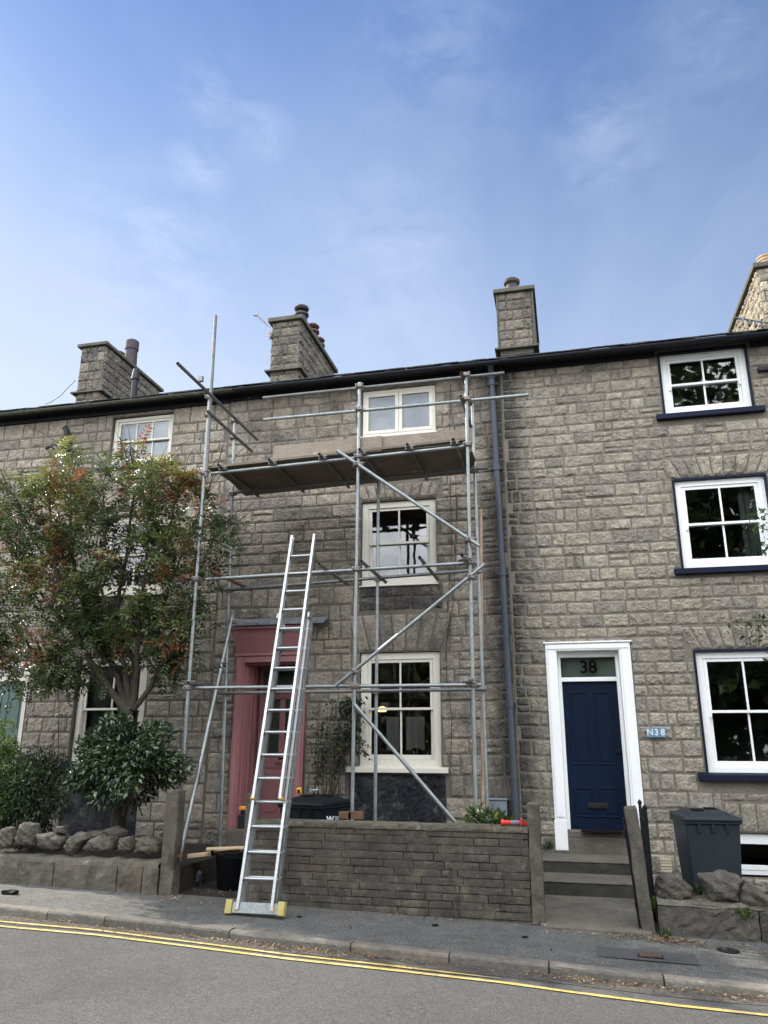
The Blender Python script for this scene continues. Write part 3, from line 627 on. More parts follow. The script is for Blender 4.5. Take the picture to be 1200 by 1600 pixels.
for i in range(7): b.box(v0[0], v0[0]+.14, -.07+.01*(i % 2), -.03, v0[2]-.20+i*.035, v0[2]-.20+i*.035+.028)
b.build('vent_grille', M['vent'], H38)
# steps
b = MB(); b.box(-.47, .66, -.05, -.002, -1.9, -1.245); b.build('step', M['step'], H38, bevel=.012)
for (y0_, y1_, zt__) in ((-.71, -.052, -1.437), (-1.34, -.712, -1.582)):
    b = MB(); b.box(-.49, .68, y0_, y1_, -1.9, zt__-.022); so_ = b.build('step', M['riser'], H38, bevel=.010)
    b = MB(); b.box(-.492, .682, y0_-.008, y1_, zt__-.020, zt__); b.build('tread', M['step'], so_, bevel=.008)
b = MB(); b.hexa([(-.45, -2.72, -1.95), (.64, -2.72, -1.95), (.64, -1.342, -1.95), (-.45, -1.342, -1.95), (-.45, -2.72, -1.79), (.64, -2.72, -1.81), (.64, -1.342, -1.735), (-.45, -1.342, -1.735)]); b.build('landing_slab', M['step'], H38, bevel=.012)
# chimneys of the right-hand house
c = chimney(H38, 4.05, 4.75, 2.68, 5.15, 7.2, 8.82, M['chim_b'], .10, M['mort_b'])
b = MB(); b.lathe((4.30, 2.95, 8.92), [(.15, 0), (.15, .05), (.13, .09), (.13, .12), (.155, .13), (.155, .16), (.13, .17), (.155, .20), (.155, .23), (.13, .24), (.155, .27), (.155, .30), (.12, .32)], 20); b.build('chimney_pot', M['clay_buff'], c, smooth=True)
b = MB(); a_, e_ = P(1146, 496, 2.6), P(1215, 507, 2.6); b.tube(a_, e_, .018)
for t in (.2, .35, .5, .65, .8): pp = a_+(e_-a_)*t; b.box(pp[0]-.015, pp[0]+.015, 2.55, 2.66, pp[2]-.12, pp[2])
b.build('bracket', M['galv_dark'], c)

# ---------- middle house
H36 = thing('terraced_house', 'soot darkened stone house behind the scaffolding, with dusty pink doorway', 'house', (-3.2, 0, -1.85))
w36 = dict(low=(-3.13, -1.88, -.36, 1.32), mid=(-3.13, -1.90, 2.36, 3.75), top=(-3.14, -1.88, 4.90, 5.74))
pdoor = (-5.03, -4.10, -1.45, 1.30)
panels = [(-3.26, -1.83, -1.115, -.46), (-3.14, -1.83, 1.965, 2.36)]
holes = [w36['low'], w36['mid'], w36['top'], pdoor]
b = MB(); backing(b, XA, XB, -2.1, EAVE, holes); wl = b.build('wall', M['mort_a'], H36)
hood = (-5.22, -3.64, 1.74, 1.88)
vous = [(-3.26, -1.75, 1.32, 1.92), (-3.2, -1.8, 3.75, 4.05), (-5.16, -3.97, -1.5, 1.86)]
b = MB()
pack(b, XA+.01, XB-.01, -1.8, 5.80, lambda z: .26 if z < 2.3 else .20, .18, .24, .56, holes+vous+panels+[hood, (-3.32, -1.77, -.47, -.35)], .018, .022, thin=.10, cell=.028, edge=.025)
arch(b, -3.15, -1.86, 1.34, 1.90, 7, .02, .02, .19)
arch(b, -3.12, -1.90, 3.77, 4.03, 9, .022, .018, .1)
b.build('stonework', M['stone_a'], wl)
b = MB(); pack(b, -3.14, -1.83, 1.965, 2.36, .2, .1, .25, .5, [], .02, .014, cell=.028, edge=.025); b.build('sooty_stonework', M['tar_stone'], wl)
for (x0, x1, z0, z1) in panels[:1]:
    b = MB(); b.stone([(x0, z0), (x1, z0), (x1, z1), (x0, z1)], front, .030, cell=.04); b.build('tarred_panel', M['tar'], wl)
gable(H36, XA, XB, M['mort_a']); roof(H36, XA+.003, XB-.003); gutter(H36, XA+.2, -.76, M['gutter_black'], [-4.6, -2.6])
b = MB(); b.box(XA, XB, -.06, .0, 5.79, EAVE-.01); b.box(XA, XB, -.28, -.062, EAVE-.03, EAVE); b.build('fascia', M['black_paint'], H36)
window(H36, -3.12, -1.89, -.345, 1.31, M['cream'], 2, (1, 1), .05, (M['cream'], -3.30, -1.78, .085, .10), 'glass', False, .10, roomback=(P(604, 1125, 3.25)[0], P(663, 1125, 3.25)[0], P(630, 1172, 3.25)[2], P(630, 1120, 3.25)[2]))
window(H36, -3.12, -1.91, 2.37, 3.74, M['cream'], 2, (1, 1), .04, (M['cream'], -3.14, -1.88, .035, .06), 'glass2', False, .10)
window(H36, -3.13, -1.885, 4.90, 5.735, M['cream'], 2, (1, 1), .03, (M['cream'], -3.16, -1.86, .05, .06), 'glass2', False, .05, casement=True, curtain_or_sky_sheet=[(-3.1, -1.9, M['sky_sheet'], .16)])
# inside the lower room: lamp, partition with window bars, chair back
wl36 = [o for o in H36.children if o.name.startswith('window')][0]
b = MB(); lp = P(597, 1110, .9); b.lathe(lp, [(.02, .06), (.055, .045), (.075, 0), (.06, -.02)], 14); b.build('lamp', M['lamp'], wl36)
b = MB(); q0, q1 = P(623, 1172, 3.2), P(634, 1118, 3.2); b.box(q0[0], q1[0], 3.17, 3.24, q0[2]-.02, q1[2]+.02); b.build('inner_frame', M['wood_d'], wl36)
b = MB(); q0, q1 = P(599, 1178, 3.35), P(668, 1150, 3.35); q0, q1 = P(590, 1185, 9.5), P(680, 1110, 9.5); b.box(q0[0]-.6, q1[0]+.6, 9.5, 9.7, -2, q1[2]+.3); b.build('yard_wall', mat('white_yard_render', (.75, .75, .72), .9), wl36)
b = MB(); cp = P(650, 1178, .8); b.lathe((cp[0], cp[1], cp[2]-.28), [(.10, 0), (.13, .1), (.13, .24), (.10, .33), (.04, .37)], 14); b.build('chair_back', M['black'], wl36, smooth=True)
# pink doorway
b = MB(); x0, x1 = -5.15, -3.98
b.box(x0, x0+.13, -.06, .10, -1.40, 1.30); b.box(x1-.13, x1, -.06, .10, -1.40, 1.30)
b.box(x0+.03, x0+.10, -.075, -.061, -1.36, 1.26); b.box(x1-.10, x1-.03, -.075, -.061, -1.36, 1.26)
b.box(x0+.13, x1-.13, -.06, .10, 1.20, 1.30); b.box(x0-.02, x1+.02, -.085, .1, 1.302, 1.345)
b.box(x0+.13, x0+.16, .02, .60, -1.40, 1.20); b.box(x1-.16, x1-.13, .02, .60, -1.40, 1.20); b.box(x0+.16, x1-.16, .02, .60, 1.17, 1.20)
b.box(x0+.161, x0+.185, .20, .26, -1.40, 1.17); b.box(x0+.161, x0+.19, .36, .42, -1.40, 1.17)
b.hexa([(x0, -.06, 1.347), (x1, -.06, 1.347), (x1, .1, 1.347), (x0, .1, 1.347), (x0-.055, -.21, 1.70), (x1+.055, -.21, 1.70), (x1+.055, .1, 1.70), (x0-.055, .1, 1.70)])
b.box(x0-.10, x1+.10, -.25, .1, 1.702, 1.75)
sr = b.build('door_surround', M['pink'], H36, bevel=.006)
b = MB()
xx = hood[0]
while xx < hood[1]:
    ww = random.uniform(.3, .5); e = min(xx+ww, hood[1]); b.hexa([(xx+.003, -.30, 1.752), (e-.003, -.30, 1.752), (e-.003, .0, 1.86), (xx+.003, .0, 1.86), (xx+.003, -.30, 1.80), (e-.003, -.30, 1.80), (e-.003, .0, 1.90), (xx+.003, .0, 1.90)]); xx = e
b.build('slate_hood', M['lead'], H36, bevel=.006)
a, c, yy = x0+.19, x1-.16, .52
b = MB(); b.box(a, c, yy, yy+.05, .78, .84); b.box(a, a+.05, yy, yy+.05, .84, 1.17); b.box(c-.05, c, yy, yy+.05, .84, 1.17); b.box(a+.05, c-.05, yy, yy+.05, 1.12, 1.17); b.build('transom', M['pink'], sr)
b = MB(); b.quad((a+.05, yy+.03, .84), (c-.05, yy+.03, .84), (c-.05, yy+.03, 1.12), (a+.05, yy+.03, 1.12)); b.build('fanlight', M['glass'], sr)
b = MB(); dw = c-a; st = .11; mx = (a+c)/2
b.box(a, a+st, yy+.005, yy+.045, -1.30, .775); b.box(c-st, c, yy+.005, yy+.045, -1.30, .775); b.box(mx-.05, mx+.05, yy+.005, yy+.045, -.28, .68)
b.box(a+st, c-st, yy+.005, yy+.045, .66, .775); b.box(a+st, c-st, yy+.005, yy+.045, -.40, -.24); b.box(a+st, c-st, yy+.005, yy+.045, -1.30, -1.12); b.box(a+st, c-st, yy+.02, yy+.04, -1.12, -.40)
b.box(a+st+.05, mx-.06, yy+.01, yy+.02, -1.06, -.46); b.box(mx+.06, c-st-.05, yy+.01, yy+.02, -1.06, -.46)
dr = b.build('door', M['pink'], H36, bevel=.004)
b = MB(); b.quad((a+st, yy+.03, -.24), (c-st, yy+.03, -.24), (c-st, yy+.03, .66), (a+st, yy+.03, .66)); b.build('door_glass', M['glass'], dr)
b = MB(); b.box(mx-.09, mx+.09, yy-.006, yy+.004, -.36, -.31); b.build('letterbox', mat('dull_brass', (.16, .11, .05), .4, ((8., .2),), metal=.7), dr)
b = MB(); b.box(a-.3, c+.3, yy+.06, yy+.08, -1.4, 1.3); b.build('hall_shadow_wall', M['room'], sr)
b = MB(); b.box(-5.20, -3.93, -.42, .60, -1.95, -1.41); b.build('step', M['step'], H36, bevel=.012)
b = MB(); b.box(-5.20, -3.80, -.85, -.422, -1.95, -1.56); b.build('step', M['step'], H36, bevel=.012)
b = MB(); b.box(-5.03, -4.10, -.2, .5, -1.408, -1.31); b.build('threshold', M['step'], H36, bevel=.01)
# downpipe, meter, cables
b = MB(); pt, pb = P(768, 588, -.11), P(806, 1272, -.11); b.tube(pt, pb, .046, 16)
for py in (590, 742, 918, 1118):
    t = (py-578)/(1272-578); q = pt+(pb-pt)*t; b.tube(q-(pb-pt)*.008, q+(pb-pt)*.008, .058, 16); b.box(q[0]-.085, q[0]+.085, -.07, -.005, q[2]-.02, q[2]+.02)
b.path([pt, pt+np.array([0, -.02, .05]), pt+np.array([0, -.10, .12]), pt+np.array([0, -.19, .17])], .05, 14); b.tube(pt+np.array([0, 0, -.05]), pt+np.array([0, 0, .03]), .062, 16)
b.tube(pb, pb+np.array([0, 0, -.7]), .046, 16)
b.build('downpipe', M['pipe'], H36, smooth=True)
b = MB(); m0, m1 = P(763, 1247, -.14), P(793, 1290, -.14); b.box(m0[0], m1[0], -.14, -.03, m1[2]-.1, m0[2]-.03); b.box(m0[0]-.015, m1[0]+.015, -.155, -.03, m0[2]-.028, m0[2]); b.build('meter_box', M['meter'], H36, bevel=.008)
b = MB(); b.path([P(*q, -.045) for q in ((704, 600), (702, 700), (706, 850), (700, 948), (705, 962), (697, 1010), (698, 1060), (706, 1120), (704, 1200))], .0055, 6); b.path([P(*q, -.05) for q in ((712, 700), (713, 840), (708, 945), (699, 985), (696, 1030))], .005, 6); b.build('cable', M['cable'], H36)
# chimneys
c = chimney(H36, -5.93, -5.29, 2.62, 5.2, 7.15, 8.92, M['chim'], .10, M['mort_a'], bandz=7.70)
for k, (px_p, yy, mm) in enumerate((((471, 492), 2.95, 'pot_dark'), ((488, 519), 3.7, 'clay'), ((497, 540), 4.4, 'clay'))):
    qx, _, qz = P(*px_p, yy); hh = max(.12, qz-9.02+.02); b = MB(); r = .14
    b.lathe((qx, yy, 9.02), [(r+.03, 0), (r, .05), (r-.02, hh-.06), (r+.025, hh-.05), (r+.025, hh), (r-.03, hh+.01)], 20)
    pt_ = b.build('chimney_pot', M[mm], c, smooth=True)
    b = MB()
    for a_ in range(4): b.tube((qx+.08*math.cos(a_*1.57), yy+.08*math.sin(a_*1.57), 9.02+hh-.02), (qx+.08*math.cos(a_*1.57), yy+.08*math.sin(a_*1.57), 9.02+hh+.12), .012, 6)
    b.lathe((qx, yy, 9.02+hh+.09), [(.06, -.03), (.15, .0), (.17, .04), (.15, .08), (.06, .10)] if k == 0 else [(.10, -.03), (.15, .0), (.165, .03), (.12, .08), (.03, .10)], 20); b.build('cowl', M['pot_dark'] if k == 0 else M['clay'], pt_, smooth=True)
b = MB(); a_ = [P(*q, 2.5) for q in ((421, 531), (421, 511), (402, 493))]; b.path(a_, .016, 8); e_ = P(402, 493, 2.5); b.tube(e_+np.array([0, 0, .11]), e_-np.array([0, 0, .02]), .013, 8); b.tube(e_, e_+np.array([-.08, -.02, .0]), .02, 8)
b.box(P(420, 527, 2.5)[0]-.02, -5.9, 2.50, 2.62, P(420, 526, 2.5)[2], P(420, 519, 2.5)[2]); b.build('aerial_bracket', M['clamp'], c)
c = chimney(H36, -.955, -.275, 2.62, 4.9, 7.62, 8.93, M['chim'], .09, M['mort_a'], bandz=7.62)
b = MB(); b.box(-.95, -.28, 2.64, 4.9, 7.0, 7.615); b.build('chimney_base', M['slab'], c)
b = MB(); b.box(-.99, -.957, 2.60, 5.0, 7.62, 8.925); b.box(-.272, -.235, 2.60, 5.0, 7.66, 8.925); b.build('render_flank', M['slab'], c)
b = MB(); b.box(-.86, -.36, 2.66, 4.8, 9.022, 9.10); b.build('flaunching', M['slab'], c, bevel=.03)
b = MB(); b.lathe((-.66, 2.82, 9.10), [(.14, 0), (.13, .06), (.12, .13), (.165, .17), (.17, .23), (.12, .27), (.09, .25)], 22); b.build('chimney_pot', M['pot_dark'], c, smooth=True)

# ---------- left-hand house
H34 = thing('terraced_house', 'weathered grey stone house on the left behind the autumn tree, with green door', 'house', (-8., 0, -1.85))
w34 = dict(low=(-8.02, -6.73, -.33, 1.35), mid=(-7.84, -6.63, 2.42, 3.80), top=(-7.88, -6.66, 4.79, 5.71)); gd = (-9.98, -8.93, -1.6, 1.31)
holes = [w34['low'], w34['mid'], w34['top'], gd]
b = MB(); backing(b, -12.4, XA, -2.1, EAVE, holes); wl = b.build('wall', M['mort_a'], H34)
pan = [(-8.05, -6.7, -1.55, -.45)]
b = MB(); pack(b, -12.2, XA-.01, -1.7, 5.78, lambda z: .26 if z < 2.0 else .205, .16, .24, .52, holes+pan+[(-8.15, -6.5, 4.70, 4.80), (-8.1, -6.6, -.46, -.32), (-8.1, -6.65, 1.37, 1.68)], .019, .024, thin=.06, cell=.03, edge=.025)
arch(b, -8.02, -6.73, 1.38, 1.66, 7, .02, .02, .06)
b.build('stonework', M['stone_c'], wl)
b = MB(); b.stone([(-8.05, -1.55), (-6.7, -1.55), (-6.7, -.45), (-8.05, -.45)], front, .012, cell=.08); b.build('tarred_panel', M['tar'], wl)
gable(H34, -12.4, XA, M['mort_a']); roof(H34, -12.4, XA-.003); gutter(H34, -12.4, XA+.18, M['gutter_moss'], [-9.6, -8.2, -6.55, -5.6])
b = MB(); b.box(-12.4, XA, -.06, .0, 5.77, EAVE-.01); b.box(-12.4, XA, -.28, -.062, EAVE-.03, EAVE); b.build('fascia', M['black_paint'], H34)
window(H34, -7.87, -6.67, 4.80, 5.70, M['cream'], 3, (1, 1), .06, (M['lead'], -8.10, -6.54, .09, .08), 'glass2', False, .06, curtain_or_sky_sheet=[(-7.8, -6.7, M['sky_sheet'], .19)])
window(H34, -7.83, -6.64, 2.43, 3.79, M['cream_dull'], 2, (1, 1), .06, (M['cream_dull'], -7.9, -6.55, .07, .08), 'glass', False, .08)
window(H34, -8.0, -6.75, -.32, 1.34, M['cream'], 2, (1, 1), .06, (M['navy_sill'], -8.12, -6.6, .10, .08), 'glass', False, .09, curtain_or_sky_sheet=[(-7.9, -7.45, M['curtain_or_sky_sheet'], .25), (-7.15, -6.85, M['curtain_or_sky_sheet'], .25)])
b = MB(); b.box(-9.97, -9.90, -.01, .12, -1.6, 1.30); b.box(-9.01, -8.94, -.01, .12, -1.6, 1.30); b.box(-9.90, -9.01, -.01, .12, 1.22, 1.30); b.box(-9.90, -9.01, .05, .15, .98, 1.05); b.box(-9.1, -9.01, .05, .15, 1.05, 1.22)
gf = b.build('door_frame', M['cream_dull'], H34)
b = MB(); b.quad((-9.9, .12, 1.05), (-9.01, .12, 1.05), (-9.01, .12, 1.22), (-9.9, .12, 1.22)); b.build('fanlight', M['glass'], gf)
b = MB(); b.box(-10.0, -8.9, .2, .22, -1.5, 1.3); b.build('hall_wall', M['room'], gf)
b = MB(); b.box(-9.9, -9.01, .09, .13, -1.4, .98)
for (a, c, l, u) in ((-9.78, -9.50, .20, .86), (-9.40, -9.13, .20, .86), (-9.78, -9.50, -.9, .08), (-9.40, -9.13, -.9, .08)):
    b.box(a, c, .078, .089, l, l+.03); b.box(a, c, .078, .089, u-.03, u); b.box(a, a+.03, .078, .089, l+.03, u-.03); b.box(c-.03, c, .078, .089, l+.03, u-.03)
gdr = b.build('door', M['green'], H34)
b = MB(); b.box(-9.075, -9.045, .06, .09, .22, .34); b.lathe((-9.06, .06, -.03), [(.02, 0), (.03, .04), (.02, .09)], 10); b.build('handle', M['iron'], gdr)
b = MB(); b.box(-10.0, -8.9, -.05, .0, 1.40, 1.47); b.build('lintel_shelf', M['slab'], H34)
b = MB(); b.path([P(*q, -.05) for q in ((93, 1030), (92, 1110), (91, 1190))], .007, 6); b.build('cable', M['cable'], H34)
b = MB(); b.path([P(*q, -.08) for q in ((104, 720), (105, 690), (104, 672), (101, 668))], .05, 10); b.path([P(*q, -.10) for q in ((72, 701), (80, 697), (84, 702), (98, 704), (122, 704))], [.03, .022, .022, .022, .05], 10); b.build('waste_pipe', M['black_plas'], H34)
c = chimney(H34, -10.75, -10.13, 2.68, 5.2, 7.3, 8.92, M['chim'], .08, M['mort_a'], .12, .30, bandz=7.72)
b = MB(); b.lathe((-10.35, 3.55, 9.0), [(.16, 0), (.16, .10), (.13, .12), (.13, .16), (.15, .2), (.11, .22)], 18); b.build('chimney_pot', M['clay'], c, smooth=True)
b = MB(); b.lathe((-10.40, 4.15, 9.0), [(.17, 0), (.155, .40), (.15, .60), (.17, .61), (.17, .84), (.14, .87)], 20); b.build('chimney_pot', M['pot_dark'], c, smooth=True)
sv = P(209, 614, .9); st_ = P(207, 578, .9)
b = MB(); b.lathe((sv[0], .9, sv[2]-.4), [(.06, 0), (.06, .4+(st_[2]-sv[2])*.55), (.085, .4+(st_[2]-sv[2])*.56), (.07, .4+(st_[2]-sv[2])*.8), (.055, .4+(st_[2]-sv[2]))], 16); b.build('soil_vent_pipe', M['black_plas'], H34, smooth=True)
b = MB(); b.path([P(*q, 2.5) for q in ((118, 594), (106, 606), (95, 618), (82, 627), (70, 632))], .008, 6); b.build('aerial_cable', M['cable'], H34)

# ------------------------------------------------------------------ scaffold
SC = thing('scaffold', 'galvanised tube scaffold with board platform in front of the middle house', 'scaffold', (-3.1, -1.25, -1.74))
R = .0242; YO, YI = -1.9, -1.0
def tube_part(name, a, c, m='galv', label=None, r=R):
    b = MB(); b.pipe(a, c, r, r-.004, 14); o = b.build(name, M[m], SC, smooth=True)
    if label: o['label'] = label
    return o
gz = -1.74
def std(px0, px1, Y, z_bot=gz, m='galv'):
    p1, p0 = P(*px1, Y), P(*px0, Y); d = (p1-p0)/(p1[2]-p0[2]); return tube_part('standard', p0+d*(z_bot-p0[2]), p1, m), lambda z: p0+d*(z-p0[2])
_, sL = std((283, 1240), (328, 618), YO, -1.44); _, sM = std((550, 1285), (562, 598), YO); _, sR = std((744, 1290), (728, 587), YO)
_, iL = std((345, 1290), (367, 655), YI); _, iM = std((586, 1286), (592, 700), YI); _, iR = std((762, 1285), (738, 632), YI)
p1, p0 = P(337, 493, YO-.03), P(322, 745, YO-.03); tube_part('standard', p0, p1, 'galv_dark')
tube_part('standard', P(751, 796, -.72), P(753, 1300, -.72)-np.array([0, 0, .6]), 'pole', 'tall thin pole, rusty brown with tan patches')
clamp = MB(); clamp.tube((0, 0, -.028), (0, 0, .028), .034, 12); clamp.box(-.02, .055, -.045, -.02, -.02, .02); clamp.tube((.05, -.03, 0), (.05, -.085, 0), .009, 6); clamp.tube((-.03, -.03, -.0), (-.03, -.075, 0), .009, 6); clamp.box(-.036, .036, .026, .05, -.03, .03); clamp.box(-.045, -.02, -.04, .03, -.022, .022)
clamp.v = [(x*1.2, y*1.2, z*1.25) for x, y, z in clamp.v]; clamp.cur = .5; cl0 = clamp.build('coupler', M['clamp'], SC, bevel=.003); first = [True]
def coupler(p, rz=0.):
    if first[0]: o = cl0; first[0] = False
    else: o = cl0.copy(); COL.objects.link(o); o.parent = SC
    o.location = Vector([float(v) for v in p])-SC.location; o.rotation_euler = (0, 0, rz)
D = R*2+.002
def rail(name, pa, pb, Y, m='galv'):
    a, c = P(*pa, Y), P(*pb, Y); tube_part(name, a, c, m); return a, c
rails = [('ledger', (322, 905), (745, 879), YO+D, 'galv'), ('ledger', (352, 922), (742, 891), YI-D, 'galv_dark'),
         ('ledger', (291, 1075), (752, 1070), YO+D, 'galv'), ('ledger', (338, 1083), (760, 1077), YI-D, 'galv_dark'),
         ('ledger', (330, 740), (738, 696), YO+D, 'galv'), ('ledger', (358, 770), (762, 731), YI-D, 'galv_dark'),
         ('guard_rail', (411, 622), (788, 583), YO+D, 'galv_dark'), ('guard_rail', (412, 656), (826, 617), YO+D, 'galv')]
ra = {}
for i, (n_, a, c, Y, m) in enumerate(rails): ra[i] = rail(n_, a, c, Y, m)
def zon(i, x): a, c = ra[i]; return a[2]+(c[2]-a[2])*(x-a[0])/(c[0]-a[0])
for i, sts in ((0, (sL, sM, sR)), (1, (iL, iM, iR)), (2, (sL, sM, sR)), (3, (iL, iM, iR)), (4, (sL, sM, sR)), (5, (iL, iM, iR)), (6, (sM, sR)), (7, (sM, sR))):
    for f in sts:
        x = f(2.)[0]; coupler(f(zon(i, x)), 0 if i in (0, 2, 4, 6, 7) else math.pi)
# transoms (run from front to back)
def cross(name, x, z, y0, y1, m='galv_dark', label=None): return tube_part(name, (x, y0, z), (x, y1, z), m, label)
for px in ((330, 900), (499, 884), (565, 880), (656, 873), (722, 868)):
    q = P(*px, -2.1); cross('transom', q[0], zon(0, q[0])+D, -2.12, -.72, 'rust' if px[0] == 330 else 'galv_dark', 'transom with flaking red paint' if px[0] == 330 else None)
for x in (-4.93, -1.24): cross('transom', x, zon(2, x)+D, -2.05, -.75)
TZ = lambda x: zon(4, x)+D
for x in (-4.72, -3.95, -3.2, -2.62, -1.95, -1.32): cross('transom', x, TZ(x), -2.02, -.52, 'galv_dark'); coupler((x, YO+D, TZ(x)))
# end rails at both ends
for pm, pa, pb in (((329, 617), (284, 567), (394, 688)), ((327, 645), (325, 643), (383, 706))):
    q = P(*pm, YO-D-.03); a, c = PZ(*pa, q[2]), PZ(*pb, q[2]); tube_part('guard_rail', (q[0], a[1], q[2]), (q[0], c[1], q[2]), 'galv_dark'); coupler((q[0]-.05, YO, q[2])); coupler((q[0]-.05, YI, q[2]))
b = MB(); q = P(315, 592, -2.35); b.box(q[0]-.03, q[0]+.03, -2.39, -2.34, q[2]-.05, q[2]+.03); b.build('end_clip', M['clamp'], SC)
for px in ((721, 583), (720, 619)):
    q = P(*px, -2.05); cross('guard_rail', q[0], q[2], -2.05, -.8, 'rust' if px[1] == 583 else 'galv_dark')
for px, Yq in (((723, 872), -2.0), ((729, 1062), -2.0)): coupler(P(*px, Yq), 1.2)
# braces
for pa, pb in (((527, 704), (749, 853)), ((758, 881), (525, 1071)), ((554, 1101), (714, 1288))):
    a, c = P(*pa, YO-D), P(*pb, YO-D)
    if pa[1] > 1000: c = c+(c-a)*.45
    tube_part('brace', a, c, 'galv')
    for f in (sM, sR):
        x = f(2)[0]; t = (x-a[0])/(c[0]-a[0])
        if .02 < t < .99: coupler((x, YO-D*.5, a[2]+(c[2]-a[2])*t), .6)
tube_part('brace', P(363, 962, YI-D), P(280, 1346, -2.25), 'galv'); coupler(P(364, 970, YI-.02), .4)
# boards
bx0, bx1 = -4.93, -1.17
for i in range(6):
    y0 = -1.87+i*.228; b = MB(); e0, e1 = bx0+random.uniform(-.04, .05), bx1+random.uniform(-.03, .05)
    z0, z1 = TZ(e0)+R+.003+random.uniform(0, .004), TZ(e1)+R+.003+random.uniform(0, .004)
    b.hexa([(e0, y0, z0), (e1, y0, z1), (e1, y0+.22, z1), (e0, y0+.22, z0), (e0, y0, z0+.038), (e1, y0, z1+.038), (e1, y0+.22, z1+.038), (e0, y0+.22, z0+.038)])
    b.build('scaffold_board', M['board'], SC, bevel=.003)
ta, tb = P(427, 697, -1.86), P(737, 667, -1.86); ta2, tb2 = P(427, 718, -1.86), P(737, 690, -1.86)
for (fa, fb, dy) in ((0, .56, 0), (.50, 1., .042)):
    b = MB(); a = ta+(tb-ta)*fa; c = ta+(tb-ta)*fb; a2 = a[2]-.225; c2 = c[2]-.225
    b.hexa([(a[0], -1.86+dy, a2), (c[0], -1.86+dy, c2), (c[0], -1.825+dy, c2), (a[0], -1.825+dy, a2), (a[0], -1.86+dy, a[2]), (c[0], -1.86+dy, c[2]), (c[0], -1.825+dy, c[2]), (a[0], -1.825+dy, a[2])]); b.build('toe_board', M['toe'], SC, bevel=.003)

# ------------------------------------------------------------------ ladder
foot = PZ(398, 1427, -1.715); topc = P(478, 843, -1.98)
LD = thing('extension_ladder', 'three section aluminium extension ladder leaning on the scaffold', 'ladder', foot)
u = topc-foot; u = u/np.linalg.norm(u); ex = np.array([1., 0, 0]); ex = ex-u*np.dot(ex, u); ex /= np.linalg.norm(ex); nn = np.cross(ex, u)   # nn points into the wall side or out
if nn[1] > 0: nn = -nn
L_all = np.linalg.norm(topc-foot)
def along(px, py):   # distance up the ladder plane for a photo point
    d = ray(px, py); t = np.dot(foot-CAM, nn)/np.dot(d, nn); q = CAM+d*t; return np.dot(q-foot, u), np.dot(q-foot, ex)
def obox(b, o, du, dv, dw, lu, lv, lw):   # box from axes, centred in v and w, starting at o along u
    p = []
    for k in (0, 1):
        for (sv, sw) in ((-1, -1), (1, -1), (1, 1), (-1, 1)): p.append(o+du*lu*k+dv*sv*lv/2+dw*sw*lw/2)
    b.hexa(p)
def section(off, s0, s1, wid, ref):
    o0 = foot+nn*off
    for sg in (-1, 1):
        b = MB(); o = o0+ex*sg*wid/2
        obox(b, o+u*s0, u, ex, nn, s1-s0, .012, .070)
        for e in (-1, 1): obox(b, o+u*s0-ex*sg*.010+nn*e*.031, u, ex, nn, s1-s0, .030, .009)
        b.build('stile', M['alu'], LD)
        b = MB(); obox(b, o+u*(s0-.012), u, ex, nn, .035, .036, .066); b.build('stile_foot', M['orange'], LD)
    d = ray(*ref); pl0 = foot+nn*off; q = CAM+d*(np.dot(pl0-CAM, nn)/np.dot(d, nn)); sr = np.dot(q-foot, u)
    sr -= math.floor((sr-s0-.06)/.262)*.262
    for i in range(int((s1-.05-sr)/.262)+1):
        s = sr+i*.262
        b = MB(); a = o0+u*s-ex*(wid/2-.005); c = o0+u*s+ex*(wid/2-.005); b.tube(a, c, .0165, 10)
        for e, sg in ((a, -1), (c, 1)): b.tube(e+ex*sg*.008, e+ex*sg*.020, .0145, 8)
        b.build('rung', M['alu'], LD, smooth=True)
s_top = along(478, 843)[0]; s_mid = along(489, 965)[0]; s_fly = along(416, 1251)[0]
section(.098, s_fly, s_top, .335, (450, 1076)); section(.0, .03, s_mid, .40, (450, 1077)); section(-.098, .05, s_mid-.03, .40, (450, 1078))
b = MB(); obox(b, foot-ex*.255+u*.045, ex, u, nn, .51, .105, .04); b.build('base_bar', M['galv'], LD, bevel=.004)
for sg in (-1, 1):
    b = MB(); obox(b, foot+ex*(sg*.292)-ex*.036+u*.050, ex, u, nn, .072, .135, .075); b.build('end_cap', M['yellow'], LD, bevel=.006)
q = foot+u*s_mid+nn*.04
for sg in (-1, 1):
    b = MB(); obox(b, q+ex*sg*.205-u*.03, u, ex, nn, .07, .03, .10); b.build('guide_bracket', M['galv'], LD)

# ------------------------------------------------------------------ garden walls and posts
GW = thing('garden_wall', 'long grimy low wall of thin courses in front of the pink doored house', 'wall', (-2.1, -2.5, -1.8))
b = MB(); x0, x1, zt = -3.70, -.535, -.935
b.box(x0+.004, x1-.004, -2.592, -2.34, -2.0, zt-.012); b.build('mortar_core', M['brickm'], GW)
b = MB(); pack(b, x0, x1, -1.86, zt, .080, .06, .26, .50, [], .0025, .007, mp=lambda uu, v, hh: (uu, -2.6-hh, v), cell=.07, jit=.003, edge=.012)
pack(b, x0, x1, -1.86, zt, .092, .12, .3, .5, [], .006, .011, mp=lambda uu, v, hh: (uu, -2.33+hh, v), cell=.2)
b.build('blocks', M['brickw'], GW)
b = MB(); pack(b, x0-.01, x1, zt, zt+.062, .062, .02, .24, .5, [], .008, .012, mp=lambda uu, v, hh: (uu, -2.615-hh, v), cell=.06)
x = x0
while x < x1-.05:
    ww = random.uniform(.24, .5); e = min(x+ww, x1); b.box(x+.004, e-.004, -2.617, -2.32, zt+.002, zt+.058+random.uniform(-.004, .004), random.random()); x = e
b.build('coping', M['cap'], GW)
